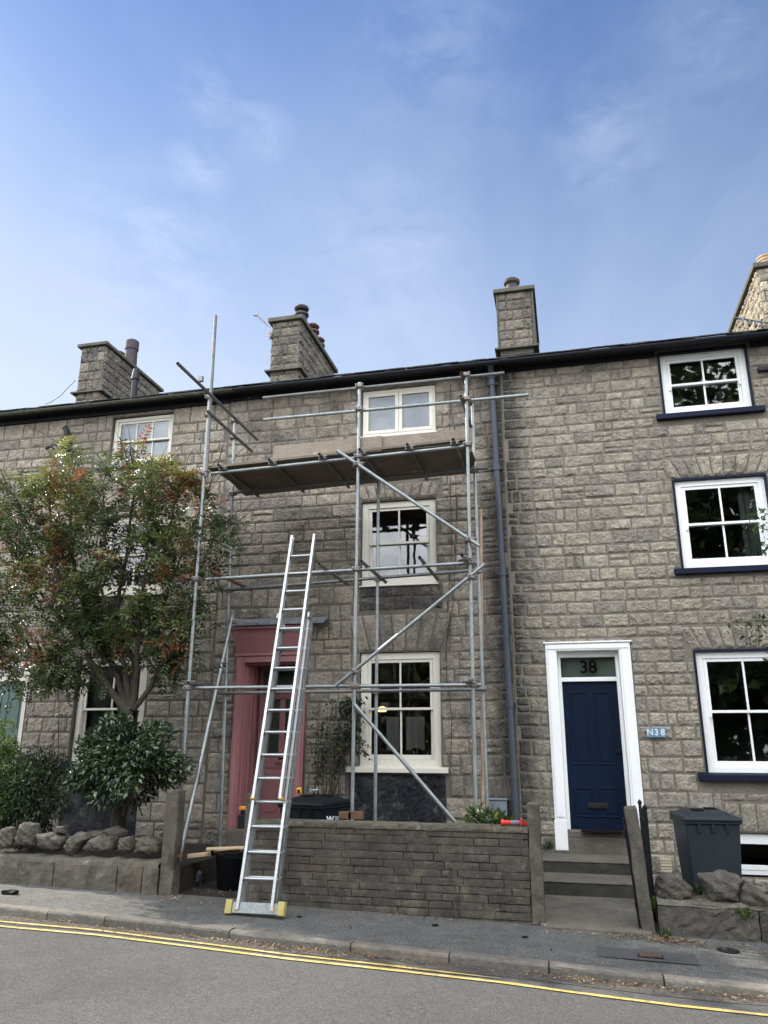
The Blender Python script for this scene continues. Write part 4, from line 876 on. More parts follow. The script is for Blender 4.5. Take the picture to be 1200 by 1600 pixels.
def rough_post(name, label, c8, mat_, group=None, sub=4, bev=.014):
    p = np.array(c8, float); base = p[:4].mean(0)
    t = thing(name, label, 'gatepost', base, group)
    b = MB(); n = 9
    lv = [p[:4]*(1-k/n)+p[4:]*k/n for k in range(n+1)]
    vs = [tuple(q+RNG.normal(0, .0035, 3)) for l in lv for q in l]
    fs = [(j*4+i, j*4+(i+1) % 4, (j+1)*4+(i+1) % 4, (j+1)*4+i) for j in range(n) for i in range(4)]+[(3, 2, 1, 0), tuple(n*4+i for i in range(4))]
    b.add(vs, fs, .5); b.build('post_shaft', mat_, t, bevel=bev); return t
def c8(x0, x1, y0, y1, z0, z1, dx=0, dy=0): return [(x0, y0, z0), (x1, y0, z0), (x1, y1, z0), (x0, y1, z0), (x0+dx, y0+dy, z1), (x1+dx, y0+dy, z1), (x1+dx, y1+dy, z1), (x0+dx, y1+dy, z1)]
t = rough_post('gatepost', 'square stone gatepost at the right end of the slab wall, below the autumn tree', c8(-4.83, -4.655, -2.6, -2.42, -1.95, -.565), M['conc'])
b = MB(); b.box(-4.655, -4.60, -2.53, -2.50, -1.32, -1.28); b.tube((-4.61, -2.515, -1.33), (-4.61, -2.515, -1.25), .012, 8); b.build('hinge_pin', M['rust'], t)
rough_post('gatepost', 'narrow stone gatepost half hidden behind the foot of the ladder', c8(-3.815, -3.705, -2.56, -2.40, -1.95, -.59), M['conc'])
rough_post('gatepost', 'upright stone gatepost between the grimy wall and the steps', c8(-.535, -.405, -2.63, -2.45, -1.95, -.63), M['conc'])
rough_post('gatepost', 'leaning stone gatepost beside the open iron gate', c8(.555, .683, -2.63, -2.46, -1.95, -.645, -.082), M['conc'])
# slab wall on the left with rocks
LW = thing('slab_wall', 'low wall of big worn concrete slabs under the autumn tree', 'wall', (-6.5, -2.5, -1.72))
sx = [-12, -10.2, -8.6, -7.35, -6.24, -5.38, -5.05+.0, -4.84]
for a, c in zip(sx[:-1], sx[1:]):
    b = MB(); b.stone([(a+.008, -1.95), (c-.008, -1.95), (c-.008, -1.43+random.uniform(-.015, .015)), (a+.008, -1.43+random.uniform(-.015, .015))], lambda uu, v, hh: (uu, -2.6-hh, v), .014, cell=.07, edge=.03)
    b.box(a+.01, c-.01, -2.594, -2.36, -1.95, -1.432); b.build('slab', M['conc'], LW)
b = MB(); n = 60; xs = np.linspace(-12, -4.86, n)
vs = [(x, y, z+random.uniform(-.015, .015)) for x in xs for (y, z) in ((-2.60, -1.46), (-2.585, -1.385), (-2.48, -1.35), (-2.3, -1.36), (-2.1, -1.44))]
b.add(vs, [(i*5+j, (i+1)*5+j, (i+1)*5+j+1, i*5+j+1) for i in range(n-1) for j in range(4)]); b.build('mortar_bed', M['cap'], LW)
def rock2(label, pts, Y, dep, seed, group, sc, off, tint=.5):
    """rock body: its outline gives the girth, then broken into facets and roughened"""
    import bmesh
    from mathutils import noise as mn
    rg = np.random.default_rng(seed); O = np.array([P(off[0]+x/sc, off[1]+y/sc, Y) for x, y in pts])[:, [0, 2]]
    lo, hi = O.min(0), O.max(0); c = (lo+hi)/2*.5+O.mean(0)*.5
    seg = np.r_[O, O[:1]]; L = np.r_[0, np.cumsum(np.linalg.norm(np.diff(seg, axis=0), axis=1))]; t = np.linspace(0, L[-1], 200, endpoint=False)
    ring = np.c_[np.interp(t, L, seg[:, 0]), np.interp(t, L, seg[:, 1])]-c; th = np.arctan2(ring[:, 1], ring[:, 0]); rr = np.hypot(ring[:, 0], ring[:, 1])*.95; o_ = np.argsort(th); th, rr = th[o_], rr[o_]
    size = float(np.abs(ring).max()); t_ = thing('rock', label, 'rock', (c[0], Y, lo[1]), group)
    bm = bmesh.new(); bmesh.ops.create_icosphere(bm, subdivisions=5, radius=1.); sh = Vector((seed*3.7, seed*1.3, seed*.7))
    for v in bm.verts:
        q = v.co.copy(); h = math.hypot(q.x, q.z); a = math.atan2(q.z, q.x); R_ = float(np.interp(a, th, rr, period=2*math.pi))
        hh = h**.62; yy = math.copysign(abs(q.y)**.75, q.y)
        p = Vector((math.cos(a)*hh*R_, yy*dep*.5, math.sin(a)*hh*R_)); k = p/size
        d = .30*(mn.noise(k*1.7+sh))+.16*mn.noise(k*4.1+sh)+.09*mn.noise(k*9+sh)+.05*mn.noise(k*19+sh)
        dist, _p = mn.voronoi(k*2.6+sh); d += .32*(dist[0]-.35)-.10*max(0, .12-(dist[1]-dist[0]))*6
        st = .03*math.sin((k.z*.8+k.x*.5+k.y*.2)*16+sh.x)
        p += p.normalized()*(d*.34+st)*size*(.45 if abs(q.y) < .25 else .9)
        v.co = (p.x+c[0], p.y+Y, p.z+c[1])
    me = bpy.data.meshes.new('rock_body'); bm.to_mesh(me); bm.free(); me.materials.append(M['rock'])
    at = me.attributes.new('tint', 'FLOAT', 'FACE'); at.data.foreach_set('value', np.full(len(me.polygons), tint, np.float32))
    o = bpy.data.objects.new('rock_body', me); COL.objects.link(o); attach(o, t_)
G = 'rocks set along the top of the slab wall'
for k, (lab, pts, Y, dep) in enumerate((
    ('pointed grey rock at the far left end of the slab wall', [(-20, 890), (-10, 800), (30, 770), (60, 758), (85, 765), (98, 830), (95, 870), (60, 895)], -2.44, .24),
    ('tall rounded grey rock, second from the left on the slab wall', [(98, 875), (120, 800), (140, 740), (175, 727), (215, 745), (230, 800), (234, 875)], -2.43, .26),
    ('low wide pale rock with a square stone block resting on it', [(233, 800), (330, 795), (400, 820), (407, 850), (385, 895), (330, 910), (290, 895), (240, 865)], -2.44, .26),
    ('small square pale stone block on top of the low wide rock', [(340, 800), (344, 757), (392, 756), (396, 803)], -2.42, .12),
    ('slanting grey rock leaning right, left of the flat slabs under the tree', [(390, 890), (430, 820), (480, 788), (530, 795), (542, 830), (500, 865), (450, 930), (418, 930)], -2.47, .24),
    ('broad layered rock directly below the laurel bush', [(503, 895), (540, 840), (600, 810), (692, 820), (703, 860), (692, 897), (600, 912), (530, 907)], -2.42, .28),
    ('flat mossy rock behind the broad layered rock', [(520, 820), (560, 780), (620, 790), (690, 757), (757, 790), (750, 818), (640, 830)], -2.24, .22),
    ('small upright square rock under the tree trunk', [(720, 905), (728, 825), (795, 815), (807, 900), (780, 915), (730, 912)], -2.46, .20),
    ('jagged pale topped rock beside the left gatepost', [(816, 915), (845, 830), (885, 808), (922, 838), (950, 830), (975, 850), (985, 900), (970, 920), (870, 922)], -2.44, .28),
    ('small dark stone tucked against the left gatepost', [(930, 880), (945, 815), (985, 785), (996, 870), (980, 900)], -2.28, .16))):
    rock2(lab, pts, Y, dep, 40+k, G, 3.846, (0, 1094), .35+.05*k)
# right wall with rocks
RW = thing('stone_wall', 'low lichened stone wall with flat mortar top right of the leaning gatepost', 'wall', (1.6, -2.5, -1.88))
for a, c in ((.72, 1.66), (1.67, 2.75), (2.76, 4.2), (4.21, 6)):
    b = MB(); b.stone([(a, -2.05), (c, -2.05), (c, -1.565), (a, -1.55)], lambda uu, v, hh: (uu, -2.58-hh, v), .035, cell=.06, edge=.06); b.box(a+.005, c-.005, -2.57, -2.25, -2.05, -1.556); b.build('wall_block', M['rock'], RW)
b = MB(); n = 40; xs = np.linspace(.72, 6, n)
b.add([(x, y, z+random.uniform(-.012, .012)) for x in xs for (y, z) in ((-2.60, -1.575), (-2.57, -1.535), (-2.40, -1.50), (-2.22, -1.50), (-2.16, -1.7))], [(i*5+j, (i+1)*5+j, (i+1)*5+j+1, i*5+j+1) for i in range(n-1) for j in range(4)]); b.build('mortar_bed', M['cap'], RW)
G = 'rocks on the right-hand wall'
for k, (lab, pts, Y, dep) in enumerate((
    ('blunt grey boulder next to the leaning gatepost with a small peak', [(543, 920), (545, 820), (575, 770), (640, 765), (690, 742), (705, 800), (768, 850), (762, 905), (700, 940), (600, 940)], -2.42, .30),
    ('large slanting slab of rock in front of the grey wheelie bin', [(772, 762), (850, 765), (920, 752), (1030, 768), (1048, 800), (1040, 870), (1045, 935), (940, 945), (865, 930), (835, 870)], -2.42, .30),
    ('pale lichened rock at the right edge of the photo, sloping down', [(1022, 860), (1060, 803), (1110, 830), (1160, 872), (1215, 905), (1270, 960), (1230, 985), (1080, 962), (1030, 940)], -2.46, .30))):
    rock2(lab, pts, Y, dep, 60+k, G, 3.692, (875, 1156), .35+.15*k)
# iron gate, swung inwards
GT = thing('iron_gate', 'black iron gate standing open beside the leaning gatepost', 'gate', (.70, -2.4, -1.8))
b = MB(); gx = .70; ya, yb = -2.40, -1.66
for y in (ya, yb): b.box(gx-.016, gx+.016, y-.016, y+.016, -1.77, -.69)
for z in (-1.70, -1.22, -.80): b.box(gx-.012, gx+.012, ya+.017, yb-.017, z-.014, z+.014)
b.build('gate_frame', M['iron'], GT)
for k in range(7):
    y = ya+(yb-ya)*(k+1)/8; b = MB(); b.tube((gx, y, -1.69), (gx, y, -.74+.03*math.sin(k)), .008, 8); b.lathe((gx, y, -.75+.03*math.sin(k)), [(.004, 0), (.016, .02), (.004, .06)], 8); b.build('gate_bar', M['iron'], GT)
b = MB(); b.lathe((gx, ya, -.69), [(.016, 0), (.026, .03), (.004, .06)], 10); b.lathe((gx, yb, -.69), [(.016, 0), (.026, .03), (.004, .06)], 10); b.build('finial', M['iron'], GT)
GJ = thing('gate_strip', 'narrow black iron strip fixed on the step side of the leaning gatepost', 'iron strip', (.5, -2.4, -1.8))
b = MB(); b.hexa([(.525, -2.58, -1.80), (.552, -2.58, -1.80), (.552, -2.50, -1.80), (.525, -2.50, -1.80), (.452, -2.58, -.76), (.479, -2.58, -.76), (.479, -2.50, -.76), (.452, -2.50, -.76)]); b.box(.505, .530, -2.59, -2.49, -1.62, -1.55); b.box(.445, .465, -2.59, -2.49, -.95, -.88); b.build('strip', M['iron'], GJ)

# ------------------------------------------------------------------ bins
def wheelie(label, x, y, zb, hgt, wid, dep, m, lid, turn=0.):
    t_ = thing('wheelie_bin', label, 'bin', (x, y, zb)); a = wid/2; d = dep/2; H = hgt*.86
    b = MB(); b.hexa([(-a*.80, -d*.78, .05), (a*.80, -d*.78, .05), (a*.80, d*.86, .05), (-a*.80, d*.86, .05), (-a*.97, -d*.97, H), (a*.97, -d*.97, H), (a*.97, d, H), (-a*.97, d, H)])
    b.box(-a-.012, a+.012, -d-.012, d+.012, H+.001, H+.035)
    for k in (-.5, 0, .5): b.hexa([(a*k-.02, -d*.95-.012, H-.10), (a*k+.02, -d*.95-.012, H-.10), (a*k+.02, -d*.93, H-.10), (a*k-.02, -d*.93, H-.10), (a*k-.02, -d-.012, H), (a*k+.02, -d-.012, H), (a*k+.02, -d*.95, H), (a*k-.02, -d*.95, H)])
    def put(mb, nm, mm, bev):
        o = mb.build(nm, mm, None, bevel=bev); o.data.transform(Matrix.Translation((x, y, zb)) @ Matrix.Rotation(turn, 4, 'Z')); return attach(o, t_)
    bo = put(b, 'bin_body', m, .018)
    b = MB(); z = H+.037
    b.hexa([(-a-.02, -d-.035, z), (a+.02, -d-.035, z), (a+.02, d+.02, z), (-a-.02, d+.02, z), (-a-.012, -d-.025, z+.04), (a+.012, -d-.025, z+.04), (a+.012, d+.02, z+.055), (-a-.012, d+.02, z+.055)])
    b.hexa([(-a*.85, -d*.75, z+.041), (a*.85, -d*.75, z+.041), (a*.85, d*.9, z+.052), (-a*.85, d*.9, z+.052), (-a*.65, -d*.5, z+.085), (a*.65, -d*.5, z+.085), (a*.65, d*.7, z+.095), (-a*.65, d*.7, z+.095)])
    li = put(b, 'lid', lid, .012)
    b = MB(); b.box(-a*.5, -a*.08, -d*.35, d*.05, z+.09, z+.105); b.box(a*.15, a*.55, d*.2, d*.5, z+.09, z+.11); put(b, 'lid_grip', M['black'], .004)
    b = MB(); b.tube((-a, d+.07, z-.03), (a, d+.07, z-.03), .017, 10)
    for k in (-a*.95, 0, a*.95): b.box(k-.02, k+.02, d, d+.075, z-.055, z-.01)
    put(b, 'handle', lid, 0)
    for sgn in (-1, 1):
        b = MB(); b.tube((sgn*a*.75, d*.8, .10), (sgn*a*.95, d*.8, .10), .10, 18); put(b, 'wheel', M['black'], .01)
    return t_, z
zg = -1.74
bt, bz = wheelie('black wheelie bin with tools on its lid behind the grimy wall', -3.25, -1.65, zg, 1.10, .64, .66, M['bin_b'], M['bin_b'], -.28)
text('W', .085, 'logo', M['digit_white'], bt, tuple(P(517, 1280, -2.02)+np.array([0, -.03, 0])), .002, bold=.004)
b = MB()
for k, ln in enumerate((.055, .045, .035)): q = P(522, 1276.5+k*3.2, -2.05); b.box(q[0]+.01, q[0]+.01+ln, -2.052, -2.048, q[2]-.004, q[2]+.004)
b.build('logo_lines', M['digit_white'], bt)
wheelie('dark grey wheelie bin behind the rocks beside the right-hand house', 1.46, -1.15, -1.80, 1.05, .62, .70, M['bin_g'], M['bin_g'], .10)
# ------------------------------------------------------------------ small loose things
def lidz(x, y): return zg+1.10*.86+.037+.09
q = P(468, 1235, -1.6); t_ = thing('tape_measure', 'yellow and black tape measure standing on the black bin lid', 'tape measure', (q[0], -1.6, q[2]-.03))
b = MB(); b.box(q[0]-.035, q[0]+.03, -1.63, -1.58, q[2]-.035, q[2]+.035); b.build('case', M['tool_yellow'], t_, bevel=.012)
b = MB(); b.box(q[0]-.02, q[0]+.015, -1.636, -1.631, q[2]-.028, q[2]+.012); b.build('grip', M['black'], t_)
q = P(492, 1234, -1.55); t_ = thing('clamp_tool', 'small steel clamp lying on the black bin lid beside the tape measure', 'tool', (q[0], -1.55, q[2]-.02))
b = MB(); b.tube((q[0]-.06, -1.55, q[2]-.01), (q[0]+.05, -1.56, q[2]+.0), .014, 8); b.tube((q[0]+.03, -1.55, q[2]-.01), (q[0]+.035, -1.55, q[2]+.04), .012, 8); b.box(q[0]-.07, q[0]-.03, -1.57, -1.53, q[2]-.03, q[2]+.02); b.build('clamp_body', M['galv'], t_)
q = P(380, 1268, -.75); t_ = thing('power_tool', 'black and yellow power tool on the step beside the pink doorway', 'tool', (q[0], -.75, q[2]-.15))
b = MB(); b.box(q[0]-.06, q[0]+.05, -.80, -.68, q[2]-.22, q[2]-.04); b.hexa([(q[0]-.03, -.78, q[2]-.04), (q[0]+.03, -.78, q[2]-.04), (q[0]+.03, -.70, q[2]-.04), (q[0]-.03, -.70, q[2]-.04), (q[0]-.03, -.78, q[2]+.02), (q[0]+.05, -.78, q[2]+.02), (q[0]+.05, -.70, q[2]+.02), (q[0]-.03, -.70, q[2]+.02)]); b.build('tool_body', M['black_plas'], t_, bevel=.012)
b = MB(); b.box(q[0]-.05, q[0]+.075, -.79, -.69, q[2]+.021, q[2]+.07); b.build('tool_head', M['tool_yellow'], t_, bevel=.012)
b = MB(); b.box(q[0]-.15, q[0]+.12, -.95, -.55, -1.74, q[2]-.222); tag(b.build('stone_block', M['step'], None, bevel=.012), 'grey stone block under the power tool at the pink doorway', 'block')
for k, (px, lab, w_) in enumerate((((557, 1272), 'short square timber offcut standing on the wall beside the scaffold pole', .10), ((541, 1272), 'darker wooden block between the black bin and the timber offcut', .09))):
    q = P(*px, -2.2); b = MB(); b.box(q[0]-w_*.85, q[0]+w_*.85, -2.26, -2.26+w_, -.872, q[2]+.03); o = b.build('timber_offcut', M['wood_d'] if k == 0 else mat('dark_timber', (.11, .065, .04), .8, ((6., .3),)), None, bevel=.004); o.data.transform(Matrix.Translation((0, 0, 0))); tag(o, lab, 'wood block')
q = P(806, 1288, -2.45); t_ = thing('sealant_gun', 'red sealant gun lying on the wall top by the upright gatepost', 'tool', (q[0], -2.45, -.87))
b = MB(); b.tube((q[0]-.12, -2.47, -.845), (q[0]+.06, -2.45, -.845), .026, 14); b.tube((q[0]-.12, -2.47, -.845), (q[0]-.16, -2.475, -.845), .034, 14); b.build('barrel', M['red'], t_, smooth=True)
b = MB(); b.tube((q[0]-.05, -2.462, -.845), (q[0]+.03, -2.453, -.845), .0275, 14); b.build('cartridge', M['meter'], t_, smooth=True)
b = MB(); b.hexa([(q[0]+.06, -2.47, -.87), (q[0]+.19, -2.44, -.872), (q[0]+.19, -2.41, -.872), (q[0]+.06, -2.43, -.87), (q[0]+.06, -2.47, -.835), (q[0]+.19, -2.44, -.845), (q[0]+.19, -2.41, -.845), (q[0]+.06, -2.43, -.835)]); b.box(q[0]+.05, q[0]+.075, -2.48, -2.42, -.872, -.80); b.build('trigger_handle', M['red'], t_, bevel=.005)
q = P(748, 1274, -1.9); rg = np.random.default_rng(5)
b = MB(); b.lathe((q[0], -1.9, q[2]-.09), [(.05, 0), (.085, .04), (.075, .09), (.05, .13), (.02, .15)], 12); b.v = [(x+rg.normal(0, .008), y+rg.normal(0, .008), z+rg.normal(0, .008)) for x, y, z in b.v]; tag(b.build('plastic_bag', M['bag'], None), 'small white plastic bag behind the wall beside the brown pole', 'bag')
# tub with planks
q = PZ(352, 1393, -1.735); t_ = thing('rubber_tub', 'black rubber tub between the gateposts with planks laid across it', 'tub', (q[0], q[1]+.2, -1.735)); cx, cy = q[0], q[1]+.2
b = MB(); b.lathe((cx, cy, -1.735), [(.17, 0), (.185, .02), (.225, .36), (.235, .375), (.235, .395), (.215, .395), (.18, .06), (.02, .05)], 28); b.v = [(x, y, z+.018*math.sin(2*math.atan2(y-cy, x-cx))*(1 if z > -1.5 else 0)) for x, y, z in b.v]; b.build('tub_body', M['black'], t_, smooth=True)
for sg in (-1, 1):
    b = MB(); b.path([(cx+sg*.235, cy-.10, -1.36), (cx+sg*.27, cy-.07, -1.31), (cx+sg*.275, cy, -1.29), (cx+sg*.27, cy+.07, -1.31), (cx+sg*.235, cy+.10, -1.36)], .016, 8); b.build('tub_handle', M['black'], t_, smooth=True)
def plank(label, a, c, w_, th, m='wood'):
    a, c = np.array(a, float), np.array(c, float); d = c-a; L = np.linalg.norm(d); d /= L; sv = np.cross(d, (0, 0, 1)); sv /= np.linalg.norm(sv); uu = np.cross(sv, d)
    b = MB(); obox(b, a, d, sv, uu, L, w_, th); return tag(b.build('plank', M[m], None, bevel=.003), label, 'plank')
zt_ = -1.325
plank('pale plank end sticking out left from the black tub', (cx-.56, cy-.12, zt_-.045), (cx+.05, cy+.06, zt_+.02), .10, .04)
plank('broad pale board lying flat across the top of the black tub', (cx-.30, cy-.16, zt_+.05), (cx+.38, cy+.10, zt_+.065), .14, .022)
q = PZ(303, 1365, -1.6); rg = np.random.default_rng(6); b = MB(); b.lathe((q[0], q[1], -1.73), [(.08, 0), (.10, .05), (.09, .13), (.04, .2)], 10); b.v = [(x+rg.normal(0, .014), y+rg.normal(0, .014), z+rg.normal(0, .012)) for x, y, z in b.v]; tag(b.build('rubble_bag', mat('grey_print_bag', (.10, .11, .13), .5, ((20., .5),), stain=(((.5, .5, .5), 14., .6, .65, .7),)), None), 'crumpled grey bag on the ground left of the black tub', 'bag')

# ------------------------------------------------------------------ pavement cover, litter and leaves
sheet('tarmac_patch', [[(x, y, pav_z(x, y)+.006) for x in (.08, .5, .95)] for y in (-3.62, -3.28)], M['patch'])
cvp = (.55, -3.47); t_ = thing('access_cover', 'small rusty iron utility cover set in the dark tarmac patch', 'cover', (*cvp, pav_z(*cvp)))
b = MB(); z = pav_z(*cvp)+.008; b.box(.44, .66, -3.54, -3.42, z-.01, z+.004); b.build('cover_frame', M['iron'], t_)
b = MB()
for k in range(5): b.box(.452+k*.04, .486+k*.04, -3.53, -3.43, z+.005, z+.010)
b.build('cover_plate', mat('rusty_iron', (.10, .06, .045), .8, ((20., .4),), ((60., .4),)), t_)
cvp = (1.62, -3.0); t_ = thing('stop_tap_cover', 'small round iron stop tap cover in the pavement below the right-hand wall', 'cover', (1.28, -3.02, pav_z(1.28, -3.02)))
b = MB(); b.lathe((1.28, -3.02, pav_z(1.28, -3.02)-.005), [(.10, 0), (.10, .012), (.085, .014), (.08, .010), (.02, .010)], 22); b.build('cover_disc', M['iron'], t_)
def litter(name, pts, sz, mat_, tint=None):
    n = len(pts); c = np.array(pts); ax = np.c_[RNG.normal(0, 1, n), RNG.normal(0, 1, n), RNG.normal(0, .18, n)]; nr = np.c_[RNG.normal(0, .35, n), RNG.normal(0, .35, n), np.ones(n)]
    L = sz*RNG.uniform(.5, 1.3, n); o = leaves(name, c, ax, nr, L, L*RNG.uniform(.45, .8, n), RNG.random(n) if tint is None else tint, M[mat_]); return tag(o, kind='stuff')
pts = []
for _ in range(2400):   # in the channel along the kerb, thickest in a few drifts
    x = random.uniform(-6.5, 2.5)
    if random.random() > .25+.75*max(math.exp(-((x+2.6)/1.0)**2), .8*math.exp(-((x-.1)/.7)**2), .5*math.exp(-((x+4.4)/.5)**2), .6*math.exp(-((x-1)/.4)**2)): continue
    pts.append((x, yk(x)-.02-abs(random.gauss(0, .09)), zr(x)+.012+random.random()*.012))
litter('fallen_leaves', pts, .026, 'dry_leaf')
pts = []
for cx_, cy_, n, s1, s2 in ((.42, -2.86, 150, .28, .05), (.85, -2.85, 160, .16, .06), (1.45, -2.95, 110, .35, .06), (-4.4, -2.75, 60, .25, .08), (-3.4, -2.75, 60, .6, .06), (-1.8, -2.75, 90, 1., .06), (-.3, -2.4, 40, .08, .1), (-2.5, -3.3, 45, 2., .3), (1.2, -3.6, 25, .6, .25), (-5.2, -3.2, 20, 1., .2), (-4.2, -2.2, 60, .25, .15)):
    for _ in range(n):
        x, y = random.gauss(cx_, s1), random.gauss(cy_, s2)
        if -2.62 < y and not (-4.6 < x < -3.85): y = -2.65-random.random()*.08
        pts.append((x, y, pav_z(x, y)+.010+random.random()*.012))
litter('fallen_leaves', pts, .030, 'dry_leaf')
pts = [(random.uniform(-6, 2.5), random.uniform(-3.75, -2.66), 0) for _ in range(420)]
pts = [(x, y, pav_z(x, y)+.006) for x, y, z in pts]
litter('pavement_grit', pts, .014, 'dry_leaf', RNG.uniform(.6, 1, len(pts)))
# dark scraps on the pavement
for (px, py, s_, lab) in ((15, 1398, .14, 'long dark scrap of slate on the pavement at the far left'), (820, 1466, .045, 'dark clod on the pavement below the upright gatepost'), (468, 1434, .04, 'small dark pebble on the pavement right of the ladder foot'), (680, 1447, .05, 'dark twig on the pavement in front of the grimy wall')):
    q = PZ(px, py, -1.75)
    for _ in range(8): q = PZ(px, py, pav_z(q[0], q[1]))
    b = MB(); b.lathe((0, 0, 0), [(s_*.3, 0), (s_*.5, s_*.12), (s_*.35, s_*.28), (s_*.1, s_*.34)], 9); b.v = [(x*1.3+random.uniform(-.15, .15)*s_, y*.7, z) for x, y, z in b.v]
    b.v = [(x+.25*s_*math.sin(9*y/s_), y+.2*s_*math.sin(7*x/s_), z) for x, y, z in b.v]
    o = b.build('debris', M['black'], None); o.location = (q[0], q[1], q[2]+.003); tag(o, lab, 'debris')

# ------------------------------------------------------------------ plants
def rnd_dir(n, up=0.): d = RNG.normal(0, 1, (n, 3)); d[:, 2] += up; return d/np.linalg.norm(d, axis=1, keepdims=True)
def cluster_leaves(tips, dirs, per, spread, L, Wd, tint_f, droop=.2):
    n = len(tips); C = np.repeat(tips, per, 0)+RNG.normal(0, spread, (n*per, 3)); A = np.repeat(dirs, per, 0)*.6+RNG.normal(0, .7, (n*per, 3)); A[:, 2] -= droop
    N_ = RNG.normal(0, .6, (n*per, 3)); N_[:, 2] += 1
    LL = L*RNG.uniform(.6, 1.3, n*per); return C, A, N_, LL, LL*Wd*RNG.uniform(.8, 1.2, n*per), tint_f(n, per)
RT_ = thing('rowan_tree', 'small autumn tree with green, orange and red leaves in the left garden', 'tree', P(187, 1300, -1.75))
TY = -1.75
limbs = [  # photo polyline, end depth offset, start radius
 ([(185, 1300), (188, 1240), (196, 1165), (201, 1112)], 0, .105),
 ([(201, 1116), (172, 1082), (140, 1030), (112, 965), (88, 885), (78, 800), (80, 740)], -.45, .058),
 ([(200, 1112), (188, 1060), (150, 985), (122, 925), (112, 850), (112, 770), (104, 700)], .35, .055),
 ([(203, 1110), (194, 1045), (168, 985), (158, 910), (165, 830), (160, 760)], -.25, .045),
 ([(206, 1108), (207, 1035), (178, 985), (186, 920), (202, 840), (208, 770), (205, 715)], .2, .05),
 ([(208, 1106), (213, 1040), (214, 965), (226, 895), (232, 815), (238, 745)], -.35, .042),
 ([(209, 1108), (236, 1072), (256, 1038), (280, 995), (302, 935), (326, 855), (352, 815)], -.1, .042),
 ([(213, 1040), (246, 965), (276, 890), (308, 815), (338, 745)], .3, .03),
 ([(168, 1078), (110, 1030), (70, 1040), (42, 1000), (12, 965), (-25, 930)], -.5, .032),
 ([(130, 1010), (80, 950), (40, 890), (5, 830), (-30, 790)], .1, .03),
 ([(112, 925), (60, 860), (35, 800), (20, 765)], -.3, .025),
 ([(226, 895), (262, 830), (280, 770), (290, 740)], .05, .022),
 ([(172, 1060), (100, 1075), (50, 1050), (0, 1040)], .3, .02)]
wood = MB(); tips = []; tdir = []
for pl_, off, r0 in limbs:
    k = len(pl_); pts_ = []
    for i, q in enumerate(pl_):
        pp = P(*q, TY+off*(i/(k-1))**1.2); pts_.append(pp+RNG.normal(0, .012, 3)*(i > 0))
    fine = []
    for i in range(k-1):
        for t in (0, .34, .67): fine.append(pts_[i]*(1-t)+pts_[i+1]*t+RNG.normal(0, .010, 3)*(i+t > 0))
    fine.append(pts_[-1]); m_ = len(fine); end = .6 if pl_[0][1] == 1300 else .13
    rad = [r0*(1-(1-end)*i/(m_-1)) for i in range(m_)]; wood.path(fine, rad, 9)
    if pl_[0][1] == 1300: continue
    for i in range(int(m_*.22), m_):          # side branches
        for _ in range(3 if i < m_-3 else 4):
            d = (fine[min(i+1, m_-1)]-fine[max(i-1, 0)]); d = d/np.linalg.norm(d)
            d2 = d*.6+rnd_dir(1, .35)[0]*.9; d2 /= np.linalg.norm(d2); ln = RNG.uniform(.25, .62)
            p0_ = fine[i]; p1_ = p0_+d2*ln*.5+RNG.normal(0, .03, 3); p2_ = p1_+(d2+np.array([0, 0, -.05]))*ln*.5+RNG.normal(0, .03, 3)
            if P(0, 1085, TY)[2] > p2_[2] or p2_[1] > -.25: continue
            wood.path([p0_, p1_, p2_], [rad[i]*.35+.002, .005, .0025], 5, False)
            for t in (.35, .6, .8, 1.): 
                q = p0_*(1-t)+p2_*t+RNG.normal(0, .03, 3); tips.append(q); tdir.append(d2)
                for _k in range(2): tips.append(q+RNG.normal(0, .10, 3)); tdir.append(rnd_dir(1, .3)[0])
wood.build('trunk', M['bark'], RT_, smooth=True)
tips, tdir = np.array(tips), np.array(tdir)
sel = RNG.random(len(tips)) < .80
# hold the crown together: thin out stray tips
tips, tdir = tips[sel], tdir[sel]
zmin, zmax = P(200, 1080, TY)[2], P(200, 720, TY)[2]
def rowan_tint(n, per):
    hgt = np.clip((tips[:, 2]-zmin)/(zmax-zmin), 0, 1)
    blob = np.sin(tips[:, 0]*5.1+1)+np.sin(tips[:, 2]*4.3+tips[:, 1]*3)+.8*np.sin(tips[:, 0]*2.3+tips[:, 2]*6.1)
    base = .20+.30*hgt+.14*blob*hgt*.8+RNG.normal(0, .12, n)
    red = RNG.random(n) < .03+.11*hgt; base[red] = RNG.uniform(.70, 1., red.sum())
    return np.clip(np.repeat(base, per)+RNG.normal(0, .07, n*per), 0, 1)
def project(pts):
    d = np.asarray(pts)-CAM; zf = d@FWD; return CX+F*(d@RT)/zf, CY-F*(d@UP)/zf
pxx, pyy = project(tips)
gap = ((pxx > 165) & (pxx < 245) & (pyy > 835) & (pyy < 935)) | ((pxx > 130) & (pxx < 230) & (pyy > 1010))
hole = np.sin(tips[:, 0]*7.3+tips[:, 2]*5.1)+np.sin(tips[:, 2]*8.7-tips[:, 1]*4+2) > .55
dome = ((pxx-165)/215)**2+(np.minimum(pyy-905, 0)/218)**2+RNG.normal(0, .06, len(tips)) < 1
keep = dome & (RNG.random(len(tips)) < np.where(pxx > 315, .5, 1.)*np.where(gap, .16, np.where(hole, .18, .64))) & (pyy > 672+.0*pxx) & (pxx < 385)
tips, tdir = tips[keep], tdir[keep]
